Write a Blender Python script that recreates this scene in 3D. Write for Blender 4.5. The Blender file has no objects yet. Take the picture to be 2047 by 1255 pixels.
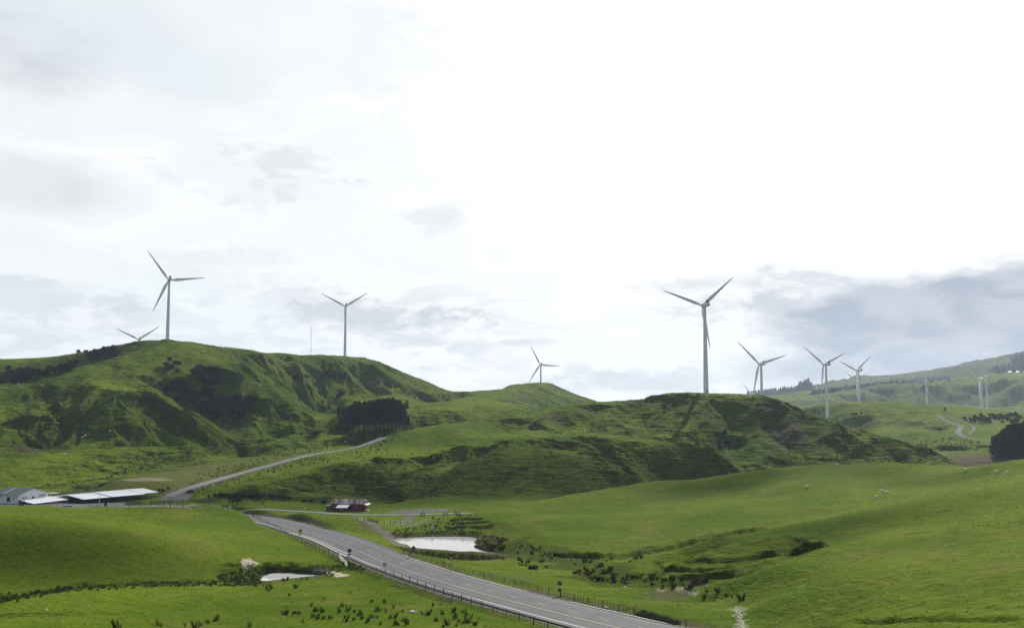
import bpy, bmesh, math, random
import numpy as np
from mathutils import Vector, Matrix
random.seed(7); RS=np.random.RandomState(11)
scene=bpy.context.scene; COL=scene.collection
# ---------------------------------------------------------------- camera
F=1970.;CX=1023.5;CY=627.5;YH=800.;FLOOR=47.   # photo pixels: focal length, centre, horizon row; valley floor below the eye
ZC=60.                                          # eye height above zero level
PITCH=math.atan((YH-CY)/F)
cam=bpy.data.cameras.new('camera'); camo=bpy.data.objects.new('camera',cam); COL.objects.link(camo)
cam.sensor_width=36; cam.lens=36*F/2047.; cam.clip_start=1; cam.clip_end=40000
camo.location=(0,0,ZC); camo.rotation_euler=(math.pi/2+PITCH,0,0); scene.camera=camo
# ---------------------------------------------------------------- exposure, sun, sky
vs=scene.view_settings; vs.view_transform='Standard'; vs.look='None'; vs.exposure=0.50; vs.gamma=1; vs.use_curve_mapping=False
SUN_AZ=math.radians(21); SUN_EL=math.radians(32)
sd=bpy.data.lights.new('sun','SUN'); sd.energy=5.0; sd.angle=math.radians(0.6); sd.color=(1,.94,.80)
so=bpy.data.objects.new('sun',sd); COL.objects.link(so)
sdir=Vector((math.sin(SUN_AZ)*math.cos(SUN_EL),math.cos(SUN_AZ)*math.cos(SUN_EL),math.sin(SUN_EL)))
so.rotation_euler=sdir.to_track_quat('Z','Y').to_euler(); so.location=(0,0,500)
def ray(px,py):
    px=np.asarray(px,float);py=np.asarray(py,float)
    xc=(px-CX)/F; yc=(CY-py)/F
    return np.stack([xc,np.cos(PITCH)-yc*np.sin(PITCH),np.sin(PITCH)+yc*np.cos(PITCH)],-1)
def azte(px,py):
    d=ray(px,py); return np.arctan2(d[...,0],d[...,1]), d[...,2]/np.hypot(d[...,0],d[...,1])

class NT:
    """small helper for node trees"""
    def __init__(s,nt): s.nt=nt; s.nt.nodes.clear()
    def n(s,t,**k):
        o=s.nt.nodes.new(t)
        for a,b in k.items(): setattr(o,a,b)
        return o
    def l(s,a,b): s.nt.links.new(a,b)
    def m(s,op,a,b=None,c=None,clamp=False):
        o=s.n('ShaderNodeMath',operation=op); o.use_clamp=clamp
        for i,v in enumerate((a,b,c)):
            if v is None: continue
            if isinstance(v,(int,float)): o.inputs[i].default_value=v
            else: s.l(v,o.inputs[i])
        return o.outputs[0]
    def mr(s,v,a,b,c=0.,d=1.,smooth=True):
        o=s.n('ShaderNodeMapRange'); o.interpolation_type='SMOOTHSTEP' if smooth else 'LINEAR'
        s.l(v,o.inputs[0]) if not isinstance(v,(int,float)) else setattr(o.inputs[0],'default_value',v)
        for i,q in zip((1,2,3,4),(a,b,c,d)): o.inputs[i].default_value=q
        return o.outputs[0]
    def mix(s,f,a,b,blend='MIX'):
        o=s.n('ShaderNodeMix',data_type='RGBA',blend_type=blend)
        for i,v in ((0,f),(6,a),(7,b)):
            if isinstance(v,(int,float)): o.inputs[i].default_value=v
            elif isinstance(v,tuple): o.inputs[i].default_value=(*v,1) if len(v)==3 else v
            else: s.l(v,o.inputs[i])
        return o.outputs[2]
    def noise(s,vec,scale,detail=4,rough=.5,dist=0.,out=0):
        o=s.n('ShaderNodeTexNoise'); o.inputs['Scale'].default_value=scale; o.inputs['Detail'].default_value=detail
        o.inputs['Roughness'].default_value=rough; o.inputs['Distortion'].default_value=dist
        if vec is not None: s.l(vec,o.inputs['Vector'])
        return o.outputs[out]
    def scl(s,vec,x,y,z):
        o=s.n('ShaderNodeMapping'); o.inputs['Scale'].default_value=(x,y,z); s.l(vec,o.inputs['Vector']); return o.outputs[0]

def build_world():
    w=bpy.data.worlds.new('World'); scene.world=w; w.use_nodes=True
    T=NT(w.node_tree)
    tc=T.n('ShaderNodeTexCoord'); g=tc.outputs['Generated']
    sp=T.n('ShaderNodeSeparateXYZ'); T.l(g,sp.inputs[0]); X,Y,Z=sp.outputs
    az=T.m('ARCTAN2',X,Y); el=T.m('ARCSINE',Z)
    sky=T.n('ShaderNodeTexSky'); sky.sky_type='NISHITA'; sky.sun_disc=False; sky.sun_elevation=SUN_EL; sky.sun_rotation=SUN_AZ
    blue=T.n('ShaderNodeVectorMath',operation='SCALE'); T.l(sky.outputs[0],blue.inputs[0]); blue.inputs[3].default_value=.10
    # warped angular coordinates so that cloud edges are ragged
    cv=T.n('ShaderNodeCombineXYZ'); T.l(az,cv.inputs[0]); T.l(T.m('MULTIPLY',el,2.4),cv.inputs[1])
    c=cv.outputs[0]
    n1=T.noise(c,5.0,6,.55,.4); n2=T.noise(c,16,5,.6,.3)
    n3=T.noise(c,42,4,.6,.2)
    off=T.m('ADD',T.m('ADD',T.m('MULTIPLY',T.m('SUBTRACT',n1,.5),2.6),T.m('MULTIPLY',T.m('SUBTRACT',n2,.5),1.3)),T.m('MULTIPLY',T.m('SUBTRACT',n3,.5),.5))
    off2=T.m('ADD',T.m('ADD',T.m('MULTIPLY',T.m('SUBTRACT',n1,.5),2.0),T.m('MULTIPLY',T.m('SUBTRACT',n2,.5),3.6)),T.m('MULTIPLY',T.m('SUBTRACT',n3,.5),2.0))
    dark=None
    # grey undersides of clouds: centre (photo px), radii px, strength, edge softness
    blobs=[(1930,660,440,135,1.0,.45),(1640,615,190,60,.72,.6),(2080,600,330,105,1.0,.35),(1760,735,330,70,.85,.8),(1600,765,180,28,.5,.8),(1300,762,250,22,.60,.6),
           (50,60,290,150,.62,1.0),(40,370,240,70,.42,.9),(530,350,150,60,.42,.7),(875,446,70,30,.34,.6),(130,250,120,40,.2,.8),
           (80,600,260,46,.80,.5),(320,640,300,26,.55,.6),(740,632,240,36,.82,.5),(830,678,120,14,.65,.5),(560,612,240,34,.5,.6),(200,575,170,22,.45,.5),(60,655,220,18,.4,.6),
           (1420,566,130,16,.42,.6),(330,560,220,40,.35,.6),(640,470,260,80,.12,1.),(1050,684,64,10,.5,.6),(430,520,120,26,.3,.6),(700,110,200,110,.18,1.),(480,680,280,18,.5,.6)]
    for i_,(bx,by,sx,sy,st,sf) in enumerate(blobs):
        a,t=azte(bx,by); a=float(a); e=math.atan(float(t))
        dx=T.m('MULTIPLY',T.m('SUBTRACT',az,a),F/sx); dy=T.m('MULTIPLY',T.m('SUBTRACT',el,e),F/sy)
        d=T.m('SQRT',T.m('ADD',T.m('MULTIPLY',dx,dx),T.m('MULTIPLY',dy,dy)))
        big=i_ in (0,2,3,6,7); st=st if big else st*.85; sf=sf if big else 1.15; d=T.m('ADD',d,T.m('MULTIPLY',off,.42) if big else off2); v=T.mr(d,.75+sf*.5,.75-sf*.5,0,st)
        dark=v if dark is None else T.m('MAXIMUM',dark,v)
    tex=T.mr(T.noise(c,11,6,.6,.5),.34,.66,.76,1.06)
    dark=T.m('MULTIPLY',dark,tex,clamp=True)
    faint=T.m('MULTIPLY',T.mr(n1,.40,.60,0,1.),T.mr(az,.02,-.3,.02,.16)); dark=T.m('MAXIMUM',dark,faint)
    bv=T.n('ShaderNodeCombineXYZ'); T.l(az,bv.inputs[0]); T.l(T.m('MULTIPLY',el,4.2),bv.inputs[1]); band=T.noise(bv.outputs[0],9.,6,.62,.6)
    lo_=T.m('MULTIPLY',T.mr(el,.17,.05),T.mr(az,.12,-.12,.10,1.)); dark=T.m('MAXIMUM',dark,T.m('MULTIPLY',T.mr(band,.44,.60,0,.50),lo_))
    hi_=T.m('MULTIPLY',T.mr(az,-.05,-.4),T.mr(el,.10,.25)); dark=T.m('MAXIMUM',dark,T.m('MULTIPLY',T.mr(T.noise(c,3.2,3,.5,.3),.42,.62,0,.46),hi_))
    # bluish cast where cloud thins, left half high up
    colr=T.mix(dark,(.715,.722,.725),(.31,.345,.41))
    teal=T.mr(T.noise(c,3.2,4,.5,.2),.45,.62,0,.5)
    inleft=T.mr(az,.05,-.35,0,1)
    colr=T.mix(T.m('MULTIPLY',T.m('MULTIPLY',teal,inleft),.8),colr,(.635,.705,.73))
    # towards the sun the cloud deck glows; behind the viewer it is duller with some blue
    back=T.mr(Y,.55,0.,0,1)
    hi=T.mr(el,.41,.66,0,1)
    dim=T.m('MAXIMUM',back,T.m('MULTIPLY',hi,.92))
    cl=T.mr(T.noise(g,2.2,5,.55,.2),.38,.62,0,1)
    behind=T.mix(cl,blue.outputs[0],(.20,.205,.23))
    colr=T.mix(dim,colr,behind)
    below=T.mr(Z,-.02,-.1,0,1); colr=T.mix(below,colr,(.10,.13,.06))
    bg=T.n('ShaderNodeBackground'); T.l(colr,bg.inputs[0]); bg.inputs[1].default_value=1.0
    o=T.n('ShaderNodeOutputWorld'); T.l(bg.outputs[0],o.inputs[0])
build_world()
# ---------------------------------------------------------------- land form: survey points read off the photograph (px, py, then drop below the eye if <60 else range in m)
LINES=dict(
# ---- near
field0=[(0,1255,35),(250,1255,35.5),(500,1255,36),(750,1255,36.2),(930,1255,36)],
field1=[(0,1230,36.5),(300,1218,38),(600,1205,38.9),(800,1198,38)],
crestA=[(-60,1218,200),(0,1208,205),(130,1186,213),(270,1178,217),(430,1174,220),(500,1168,227)],
gulA=[(-60,1210,214),(0,1200,220),(130,1176,229),(270,1167,234),(430,1158,238)],

knoll=[(-80,1055,270),(0,1057,270),(120,1065,270),(240,1078,271),(350,1090,274),(450,1098,277),(520,1106,277)],
knollm=[(-80,1118,252),(0,1120,252),(130,1124,254),(270,1128,255),(400,1132,256),(480,1134,257)],
knollb=[(-80,1026,350),(0,1028,350),(150,1033,350),(300,1042,345),(420,1050,335),(500,1060,325)],
knollc=[(-80,1010,44.5),(0,1010,45),(100,1010,45.2),(240,1016,45.5),(380,1016,44.3),(440,1017,42.4),(470,1020,41.7),(490,1026,41.8),(512,1036,42.6)],
yard=[(-80,1003,46.6),(60,1003,46.6),(150,1004,46.6),(250,1006,46.8),(340,1006,46.8),(-80,996,46.8),(100,996,47),(250,996,47),(330,996,47)],
pond1=[(530,1162,42.7),(590,1162,42.7),(650,1153,42.7),(600,1145,42.7),(540,1147,42.7)],
pond1c=[(560,1154,43.2),(610,1152,43.2)],
pond1b=[(520,1136,42),(600,1138,41.8),(690,1140,41.2)],
# ---- road
rfar=[(500,1028,45),(530,1032,44.6),(560,1037,44),(590,1042,43.2),(623,1049.7,42.4),(698,1069,41),(741,1085,40.3),(780,1102,39.7),(812,1117,39.2),(848,1128.7,38.8),(889,1142.3,38.3),(936,1156,37.9),(980,1167.8,37.5),(1024,1178,37),(1121,1200,36.2),(1241,1228,35.4),(1356,1254,34.6),(1500,1290,33.6)],
rnear=[(520,1040,44.8),(560,1052,44),(612,1071,42.4),(650,1086,41.6),(693,1107,41),(752,1131,40.1),(799,1148.6,39.3),(831,1159.5,38.9),(895,1179,38.2),(1024,1216.6,36.9),(1177,1255,35.6),(1300,1290,34.8)],
# ---- between road and track
mound=[(560,1029,395),(620,1031,375),(690,1034,365),(730,1042,350)],
track=[(400,1012,47),(450,1013,46.8),(500,1016,46.8),(560,1019,46.8),(600,1021,46.8),(640,1024,46.8),(700,1029,46.8),(780,1028.5,47),(860,1027,47),(940,1025.5,46.8)],
creek=[(760,1045,46.6),(800,1058,46.5),(850,1050,46.5),(900,1045,46)],
bank=[(740,1062,342),(770,1078,318),(800,1098,285)],
pond2=[(788,1078,46),(830,1074,46),(900,1072,46),(950,1075,46),(955,1090,46),(1000,1106,46),(930,1104,46),(860,1100,46),(820,1095,46)],
pond2c=[(850,1086,46.6),(900,1088,46.6)],
pond2b=[(800,1064,45.3),(880,1062,45.3),(950,1064,45)],
pond2f=[(840,1110,44.5),(900,1118,44),(960,1124,43),(1000,1122,42.5)],
verge=[(880,1128,40.5),(960,1148,39.6),(1040,1163,38.6),(1100,1150,39.5),(1060,1130,41),(1000,1140,40.2),(1200,1190,37),(1300,1205,36),(1400,1205,35.7),(1440,1220,35)],
stream=[(1390,1190,37.2),(1440,1197,36.8),(1475,1215,35.5),(1485,1240,34.2),(1490,1255,33.4)],
wet=[(1060,1110,42.8),(1110,1135,41.2),(1180,1150,40.2),(1250,1165,39.5)],
# ---- S1
s1c=[(870,1040,375),(940,1027,380),(1024,1010,395),(1100,997,410),(1200,982,430),(1290,965,445),(1400,956,455),(1530,937,465),(1620,929,470),(1680,928,472),(1780,935,475),(1860,940,478),(1930,938,480)],
s1h=[(1985,927,405),(2047,919,400),(2150,905,400)],
s1hb=[(1985,931,440),(2047,930,440),(2150,920,440)],
s1f=[(960,1085,44.3),(1024,1083,43.9),(1120,1107,42.5),(1190,1116,42),(1250,1113,41.8),(1350,1097,41.2)],
s1m=[(1000,1048,338),(1100,1055,325),(1200,1050,330),(1300,1035,345),(1400,1020,345),(1500,1010,355)],
s1u=[(1100,1020,372),(1300,995,398),(1440,978,418),(1560,968,408),(1640,972,392),(1700,978,384),(1770,984,374),(1850,975,386),(1930,960,394)],
s2c=[(1250,1128,237),(1290,1118,242),(1360,1098,246),(1430,1077,249),(1536,1060,250),(1620,1042,254),(1700,1022,260),(1800,1005,265),(1900,988,272),(2047,965,285),(2150,950,290)],
s2b=[(1290,1122,262),(1360,1108,270),(1430,1089,278),(1536,1072,284),(1620,1054,291),(1700,1032,298),(1800,1010,310),(1900,982,330),(2047,944,345)],
gG=[(1310,1168,205),(1380,1168,203),(1450,1153,207),(1536,1131,211),(1600,1113,217),(1640,1095,224)],
s2m=[(1320,1140,223),(1440,1115,227),(1540,1095,230),(1620,1070,238)],
s3c=[(1390,1171,36.6),(1450,1157,34.8),(1500,1144,32.8),(1540,1133,31),(1590,1120,30),(1625,1107,29.4),(1655,1091,28.6)],
s3f=[(1540,1200,32.5),(1540,1255,33.5),(1700,1255,29.5),(1850,1255,26.5),(2047,1255,23),(1700,1150,28),(1900,1100,25.5),(2047,1100,22.7),(2047,1030,22.2),(1850,1050,26),(1750,1065,27),(2150,1030,21),(2150,1100,21.3),(2150,1255,21.5),(1800,1200,27),(1950,1180,24.6),(1620,1200,30.5)],
# ---- M
mc=[(785,866,655),(860,853,690),(930,843,710),(1000,832,730),(1060,822,750),(1100,812,770),(1160,806,790),(1200,803,790),(1250,799,790),(1290,793,785),(1320,788,780),(1400,786,775),(1470,787,772),(1530,790,762),(1560,799,750),(1600,822,732),(1680,848,712),(1750,865,700),(1800,880,690),(1860,903,670),(1900,922,652),(1940,937,635)],
m2=[(870,903,590),(940,888,600),(1020,875,610),(1090,871,618),(1180,868,622),(1240,875,615),(1300,886,608),(1380,902,602),(1430,915,600),(1480,938,600)],
m2b=[(1020,868,650),(1090,866,655),(1180,863,658),(1300,880,645),(1380,895,645),(1430,905,650),(1480,922,645)],
mm=[(1200,838,705),(1400,830,732),(1500,880,688),(1550,900,668),(1620,880,688),(1600,910,655),(1700,900,668),(1700,925,640),(1400,870,692),(1300,840,715),(1100,840,705),(1550,840,715),(1800,915,652)],
mf=[(1100,940,508),(1000,950,505),(1200,930,540),(1350,950,578),(900,950,505),(800,925,545),(700,945,520),(600,958,515),(500,975,495),(850,890,620),(720,925,530)],
mfoot=[(450,990,46.5),(500,1000,46.8),(600,1005,47),(740,1008,47),(900,1008,46.8),(980,1006,445),(1024,1003,450),(1200,986,515),(1400,960,585),(1530,944,602),(1680,936,612),(1860,948,600),(1940,943,590)],
r2=[(330,999,46.8),(345,992,46.3),(400,968,43.8),(470,948,41),(540,930,37.5),(600,913,34),(680,900,31),(720,892,29),(750,882,27)],
padd=[(120,985,47),(250,960,550),(300,945,585),(400,932,600),(520,915,640),(600,905,670),(640,893,690)],
# ---- L
lfoot=[(-80,985,47.5),(0,985,47.5),(100,978,47),(200,960,600),(270,943,640),(400,922,660),(480,905,690),(640,886,705),(690,875,730)],
lf=[(-80,870,740),(0,870,740),(0,930,650),(100,850,740),(200,870,720),(150,930,640),(300,900,680),(60,800,820),(350,880,700),(-80,930,650)],
l2=[(200,778,800),(260,781,790),(300,784,780),(340,805,760),(400,838,735),(450,868,715),(480,890,700)],
l2b=[(340,802,800),(400,838,790),(450,866,775),(500,890,740)],
lm=[(300,770,845),(300,720,930),(400,740,885),(200,735,905),(450,780,850),(540,800,830),(480,830,815),(580,850,760),(600,880,712),(380,790,840)],
l3=[(430,700,990),(470,722,955),(512,740,925),(557,770,885),(597,800,850),(640,828,810),(669,846,780)],
l3b=[(470,716,1010),(512,738,1000),(557,770,980),(597,802,950),(640,832,930),(669,848,890)],
lface=[(560,730,1040),(640,780,1020),(640,740,1090),(700,805,970),(700,755,1090),(760,790,1040),(760,750,1120),(820,805,1010),(820,775,1110),(880,795,1110)],
l1=[(-80,775,880),(0,770,880),(45,765,880),(75,754,885),(120,745,890),(150,738,900),(200,728,920),(235,712,950)],
l1b=[(-80,795,950),(0,790,950),(45,783,955),(75,772,960),(120,760,965),(150,752,970),(200,733,980)],
l1c=[(-80,745,1080),(0,748,1080),(75,742,1080),(150,725,1060)],
sky=[(-80,712,1200),(0,717,1190),(40,720,1180),(100,712,1150),(160,705,1120),(220,694,1070),(260,686,1045),(300,681,1030),(340,681,1025),(380,685,1025),(420,690,1035),(480,698,1060),(540,706,1095),(600,709,1130),(650,710,1160),(690,712,1185),(730,716,1195),(760,728,1195),(800,745,1190),(840,758,1195),(870,772,1200),(900,780,1215),(930,783,1230),(960,782,1260),(985,778,1300),(1040,767,1500),(1095,766,1590),(1120,776,1550),(1150,792,1480),(1170,800,1420),(1190,807,1350)],
n1=[(815,822,900),(870,809,920),(930,803,950),(985,800,985)],
nf=[(1010,797,1080),(1050,788,1250),(1100,788,1350),(950,796,1110),(1000,785,1240)],
n0=[(850,842,800),(900,832,820),(950,824,860),(1000,818,900),(1060,814,950)],
pine=[(690,868,760),(750,868,740),(810,860,740)],
# ---- Q right middle distance
marsh=[(1850,916,835),(1890,914,829),(1960,914,829),(2047,914,829),(2150,914,829),(1900,905,880),(1980,904,880),(2047,903,880)],
q=[(1780,868,1010),(1850,885,960),(1900,880,1010),(1980,884,985),(2047,880,1000),(1850,850,1180),(1950,858,1150),(2047,850,1200),(1700,850,1090),(2150,850,1200)],
qc=[(1600,829,1300),(1650,836,1253),(1700,827,1500),(1716,826,1560),(1780,822,1700),(1851,820,1900),(1851,819,2395),(1900,827,1700),(1961,837,1780),(1971,821,2074),(2047,840,1600),(2047,830,2000),(2150,830,2000)],
f1f=[(1560,812,2300),(1650,815,2300),(1750,812,2500),(1850,810,2700),(1950,805,2700),(2047,805,2700),(2150,805,2700)],
f1m=[(1600,797,2800),(1700,794,2850),(1850,785,3000),(2000,775,3000)],
f1=[(1500,797,2900),(1560,790,3000),(1600,784,3100),(1650,783,3200),(1700,774,3200),(1757,766,3200),(1850,765,3300),(1900,757,3400),(1960,749,3400),(2047,745,3500),(2150,745,3500)],
f2=[(1450,803,5200),(1480,796,5200),(1520,790,5000),(1560,785,5000),(1600,778,5000),(1635,772,5000),(1660,757,5000),(1685,763,5000),(1710,751,5000),(1760,751,5000),(1800,748,5000),(1850,742,5000),(1900,733,5000),(1940,725,5000),(2000,712,5000),(2047,702,5000),(2150,690,5000)],
)
STEP=35.
def build_ctrl():
    A=[];R=[];T=[]
    def add(px,py,v):
        a,t=azte(px,py); 
        if v<60: 
            v=-v/t
        A.append(float(a));R.append(float(v));T.append(float(t))
    def addz(az,r,z): A.append(az);R.append(r);T.append(z/r)
    scatter={'mm','mf','lf','lm','lface','q','nf','n0','s3f','verge','wet','marsh','yard','field1','s1m','s1u','s2m','pond2','pond2f','pond1','f1m','qc','creek','pond1b','pond2b','padd','l1c','pine'}
    for k,L in LINES.items():
        if k in scatter:
            for p in L: add(*p)
        else:
            # use metres for both ends, interpolate in (px,py,ln r)
            Q=[]
            for (x,y,v) in L:
                a,t=azte(x,y); Q.append((x,y,math.log(-v/t if v<60 else v)))
            for i in range(len(Q)-1):
                a,b=Q[i],Q[i+1]; n=max(1,int(abs(b[0]-a[0])/STEP+.5))
                for j in range(n):
                    s=j/n; add(a[0]+(b[0]-a[0])*s,a[1]+(b[1]-a[1])*s,math.exp(a[2]+(b[2]-a[2])*s))
            add(Q[-1][0],Q[-1][1],math.exp(Q[-1][2]))
    # ground falling away behind crests that stand against something farther
    def behind(name,f1,dz1,f2,dz2,sel=lambda x:True):
        for (x,y,v) in LINES[name]:
            if not sel(x): continue
            a,t=azte(x,y); z=v*t
            addz(float(a),v*f1,z-dz1); 
            if f2: addz(float(a),v*f2,z-dz2)
    behind('sky',1.08,9,1.3,45)
    behind('mc',1.05,5,1.11,16,lambda x:1060<=x<=1560)
    behind('mc',1.05,6,1.12,14,lambda x:x<1060)
    behind('mc',1.05,7,1.13,16,lambda x:x>1560)
    behind('f1',1.1,25,None,0)
    behind('f2',1.15,60,1.5,160)
    behind('s1c',1.05,5,None,0,lambda x:x>1000)
    for px in (-120,300,700,1023,1350,1700,2150):
        a,_=azte(px,YH); a=float(a); w=(px+120)/2270
        for r,z in ((20,-9),(60,-13.5-7.5*(1-w))): addz(a,r,z)
        addz(a,9500,-47)
        addz(a,7000,-47)
        if px<1400:
            for r in (2100,2800,4000,5500): addz(a,r,-47)
    for px in (1170,1250,1350,1450,1560):
        a=float(azte(px,YH)[0]); addz(a,1000,-45); addz(a,1300,-47) if px>1180 else None; addz(a,1800,-40)
    return np.array(A),np.array(R),np.array(T)
def tps(r2): 
    return 0.5*r2*np.log(r2+1e-12)
class Field:
    def __init__(s,smooth=2e-5):
        A,R,T=build_ctrl(); s.n=len(A)
        X=np.stack([A,np.log(R)],1); V=T+FLOOR/R
        d=((X[:,None]-X[None])**2).sum(-1); n=len(A)
        K=tps(d)+np.eye(n)*smooth
        P=np.concatenate([np.ones((n,1)),X],1)
        M=np.block([[K,P],[P.T,np.zeros((3,3))]])
        s.w=np.linalg.solve(M,np.concatenate([V,np.zeros(3)])); s.X=X
        # coarse grid
        s.a=np.linspace(-.53,.53,420); s.u=np.linspace(math.log(5),math.log(9500),620)
        AA,UU=np.meshgrid(s.a,s.u,indexing='ij'); G=np.empty(AA.size); Y=np.stack([AA.ravel(),UU.ravel()],1)
        for i in range(0,len(Y),20000):
            y=Y[i:i+20000]; 
            r2=((y[:,None]-X[None])**2).sum(-1)
            G[i:i+20000]=tps(r2)@s.w[:n]+s.w[n]+y@s.w[n+1:]
        s.G=(G.reshape(AA.shape)-FLOOR*np.exp(-UU))*np.exp(UU)   # height
    def z(s,az,r):
        az=np.clip(az,s.a[0],s.a[-1]); u=np.log(np.clip(r,5,9499))
        fa=(az-s.a[0])/(s.a[1]-s.a[0]); fu=(u-s.u[0])/(s.u[1]-s.u[0])
        return bic(s.G,fa,fu)
def bic(G,fx,fy):
    n,m=G.shape
    ix=np.clip(fx.astype(int),0,n-2); iy=np.clip(fy.astype(int),0,m-2); tx=fx-ix; ty=fy-iy
    def w(t): return (-.5*t+t*t-.5*t**3, 1-2.5*t*t+1.5*t**3, .5*t+2*t*t-1.5*t**3, -.5*t*t+.5*t**3)
    wx=w(tx); wy=w(ty); out=0
    for i in range(4):
        xi=np.clip(ix+i-1,0,n-1); row=0
        for j in range(4): row=row+wy[j]*G[xi,np.clip(iy+j-1,0,m-1)]
        out=out+wx[i]*row
    return out
# ---------------------------------------------------------------- noise
def hsh(a,b,seed):
    n=(a*374761393+b*668265263+seed*974634777)&0xffffffff
    n=((n^(n>>13))*1274126177)&0xffffffff
    return ((n^(n>>16))&0xffff)/32767.5-1
def vnoise(x,y,seed=0):
    xi=np.floor(x).astype(np.int64); yi=np.floor(y).astype(np.int64); fx=x-xi; fy=y-yi
    fx=fx*fx*(3-2*fx); fy=fy*fy*(3-2*fy)
    return (hsh(xi,yi,seed)*(1-fx)+hsh(xi+1,yi,seed)*fx)*(1-fy)+(hsh(xi,yi+1,seed)*(1-fx)+hsh(xi+1,yi+1,seed)*fx)*fy
def fbm(x,y,o=4,seed=0,g=.5):
    s=0;a=1
    for i in range(o): s=s+a*vnoise(x*2**i+.37*i,y*2**i+.71*i,seed+i*17); a*=g
    return s
def sstep(x,a,b):
    t=np.clip((x-a)/(b-a),0,1); return t*t*(3-2*t)
def gully_layer(x,y,dx,dy,seed):
    """stripes running down the slope direction (dx,dy), blended from jittered cells"""
    xi=np.floor(x).astype(np.int64); yi=np.floor(y).astype(np.int64); S=0;C=0;W=0
    for i in (-1,0,1):
        for j in (-1,0,1):
            cx=xi+i+.5+.45*hsh(xi+i,yi+j,seed); cy=yi+j+.5+.45*hsh(xi+i,yi+j,seed+5)
            ex=x-cx; ey=y-cy; w=np.exp(-2.2*(ex*ex+ey*ey))
            ph=(ex*-dy+ey*dx)*2*math.pi
            C=C+np.cos(ph)*w; S=S+np.sin(ph)*w; W=W+w
    return C/W
# ---------------------------------------------------------------- grid (polar round the viewpoint so that detail is fine where it is near)
FLD=Field()
def seg(a,b,n): return np.linspace(a,b,n,endpoint=False)
COLS=np.concatenate([seg(-math.pi,-.56,36),seg(-.56,-.49,16),seg(-.49,.49,1180),seg(.49,.56,16),np.linspace(.56,math.pi,36)])
us=np.concatenate([seg(math.log(2),math.log(95),60),seg(math.log(95),math.log(320),330),seg(math.log(320),math.log(480),200),seg(math.log(480),math.log(1050),520),seg(math.log(1050),math.log(1700),150),seg(math.log(1700),math.log(5300),190),np.linspace(math.log(5300),math.log(9400),20)])
ROWS=np.exp(us)
GA,GR=np.meshgrid(COLS,ROWS,indexing='ij')
GX=GR*np.sin(GA); GY=GR*np.cos(GA)
H=FLD.z(GA.ravel(),GR.ravel()).reshape(GA.shape)
# beyond the field of view the hills roll on at random
wide=sstep(np.abs(GA),.52,.75); H=H*(1-wide)+wide*(-44+ (fbm(GX/420,GY/420,4,5)+.6)*30*sstep(GR,120,600)+ 42*np.exp(-GR/60.))
jn=int(np.argmax(ROWS>=95)); nr_=ROWS<95
H[:,nr_]=-2.2+(H[:,jn:jn+1]+2.2)*((ROWS[nr_]-2)/(ROWS[jn]-2))[None]
PXC=CX+F*np.tan(np.clip(COLS,-1.2,1.2))
def colrow(az,r):
    fc=np.interp(az,COLS,np.arange(len(COLS))); fr=np.interp(np.log(r),us,np.arange(len(us))); return fc,fr
def bil(G,fc,fr):
    i=np.clip(fc.astype(int),0,G.shape[0]-2); j=np.clip(fr.astype(int),0,G.shape[1]-2); s=fc-i; t=fr-j
    return (G[i,j]*(1-s)+G[i+1,j]*s)*(1-t)+(G[i,j+1]*(1-s)+G[i+1,j+1]*s)*t
def hit(px,py):
    """where the sight line through a photo pixel meets the ground: x, y, z, range"""
    a,t=azte(px,py); a=float(a); t=float(t)
    fc=np.interp(a,COLS,np.arange(len(COLS))); i=int(fc); s=fc-i
    col=(H[i]*(1-s)+H[i+1]*s); te=col/ROWS
    k=np.argmax((te>=t)&(ROWS>60))
    if k==0 or te[k]<t: return None
    u=(t-te[k-1])/max(1e-9,te[k]-te[k-1]); u=min(max(u,0),1); r=ROWS[k-1]+(ROWS[k]-ROWS[k-1])*u
    return (r*math.sin(a),r*math.cos(a),t*r,r)
def gz(x,y):
    fc,fr=colrow(np.atleast_1d(np.arctan2(x,y)),np.atleast_1d(np.hypot(x,y))); return float(bil(H,fc,fr)[0])
def gzv(x,y):
    fc,fr=colrow(np.arctan2(x,y),np.hypot(x,y)); return bil(H,fc,fr)
def seg_dist(X,Y,P,closed=False):
    """distance to a polyline, fraction along it"""
    P=np.asarray(P,float); D=np.full(X.shape,1e9); T=np.zeros(X.shape); n=len(P); m=n if closed else n-1
    for i in range(m):
        a=P[i]; b=P[(i+1)%n]; ab=b-a; L=(ab**2).sum()+1e-9
        t=np.clip(((X-a[0])*ab[0]+(Y-a[1])*ab[1])/L,0,1)
        d=np.hypot(X-a[0]-t*ab[0],Y-a[1]-t*ab[1]); k=d<D; D[k]=d[k]; T[k]=(i+t[k])/m
    return D,T
def inside(X,Y,P):
    P=np.asarray(P,float); c=np.zeros(X.shape,bool); n=len(P)
    for i in range(n):
        x1,y1=P[i]; x2,y2=P[(i+1)%n]
        c^=((y1>Y)!=(y2>Y))&(X<(x2-x1)*(Y-y1)/(y2-y1+1e-12)+x1)
    return c
def box(P,m):
    P=np.asarray(P); return (GX>P[:,0].min()-m)&(GX<P[:,0].max()+m)&(GY>P[:,1].min()-m)&(GY<P[:,1].max()+m)
def chaikin(P,n=2):
    P=np.asarray(P,float)
    for _ in range(n):
        Q=[P[0]]
        for a,b in zip(P[:-1],P[1:]): Q+=[a*.75+b*.25,a*.25+b*.75]
        Q.append(P[-1]); P=np.array(Q)
    return P
def resample(P,step):
    P=np.asarray(P,float); d=np.concatenate([[0],np.cumsum(np.linalg.norm(np.diff(P[:,:2],axis=0),axis=1))]); n=max(2,int(d[-1]/step)+1)
    s=np.linspace(0,d[-1],n); return np.stack([np.interp(s,d,P[:,k]) for k in range(P.shape[1])],1)
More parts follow.
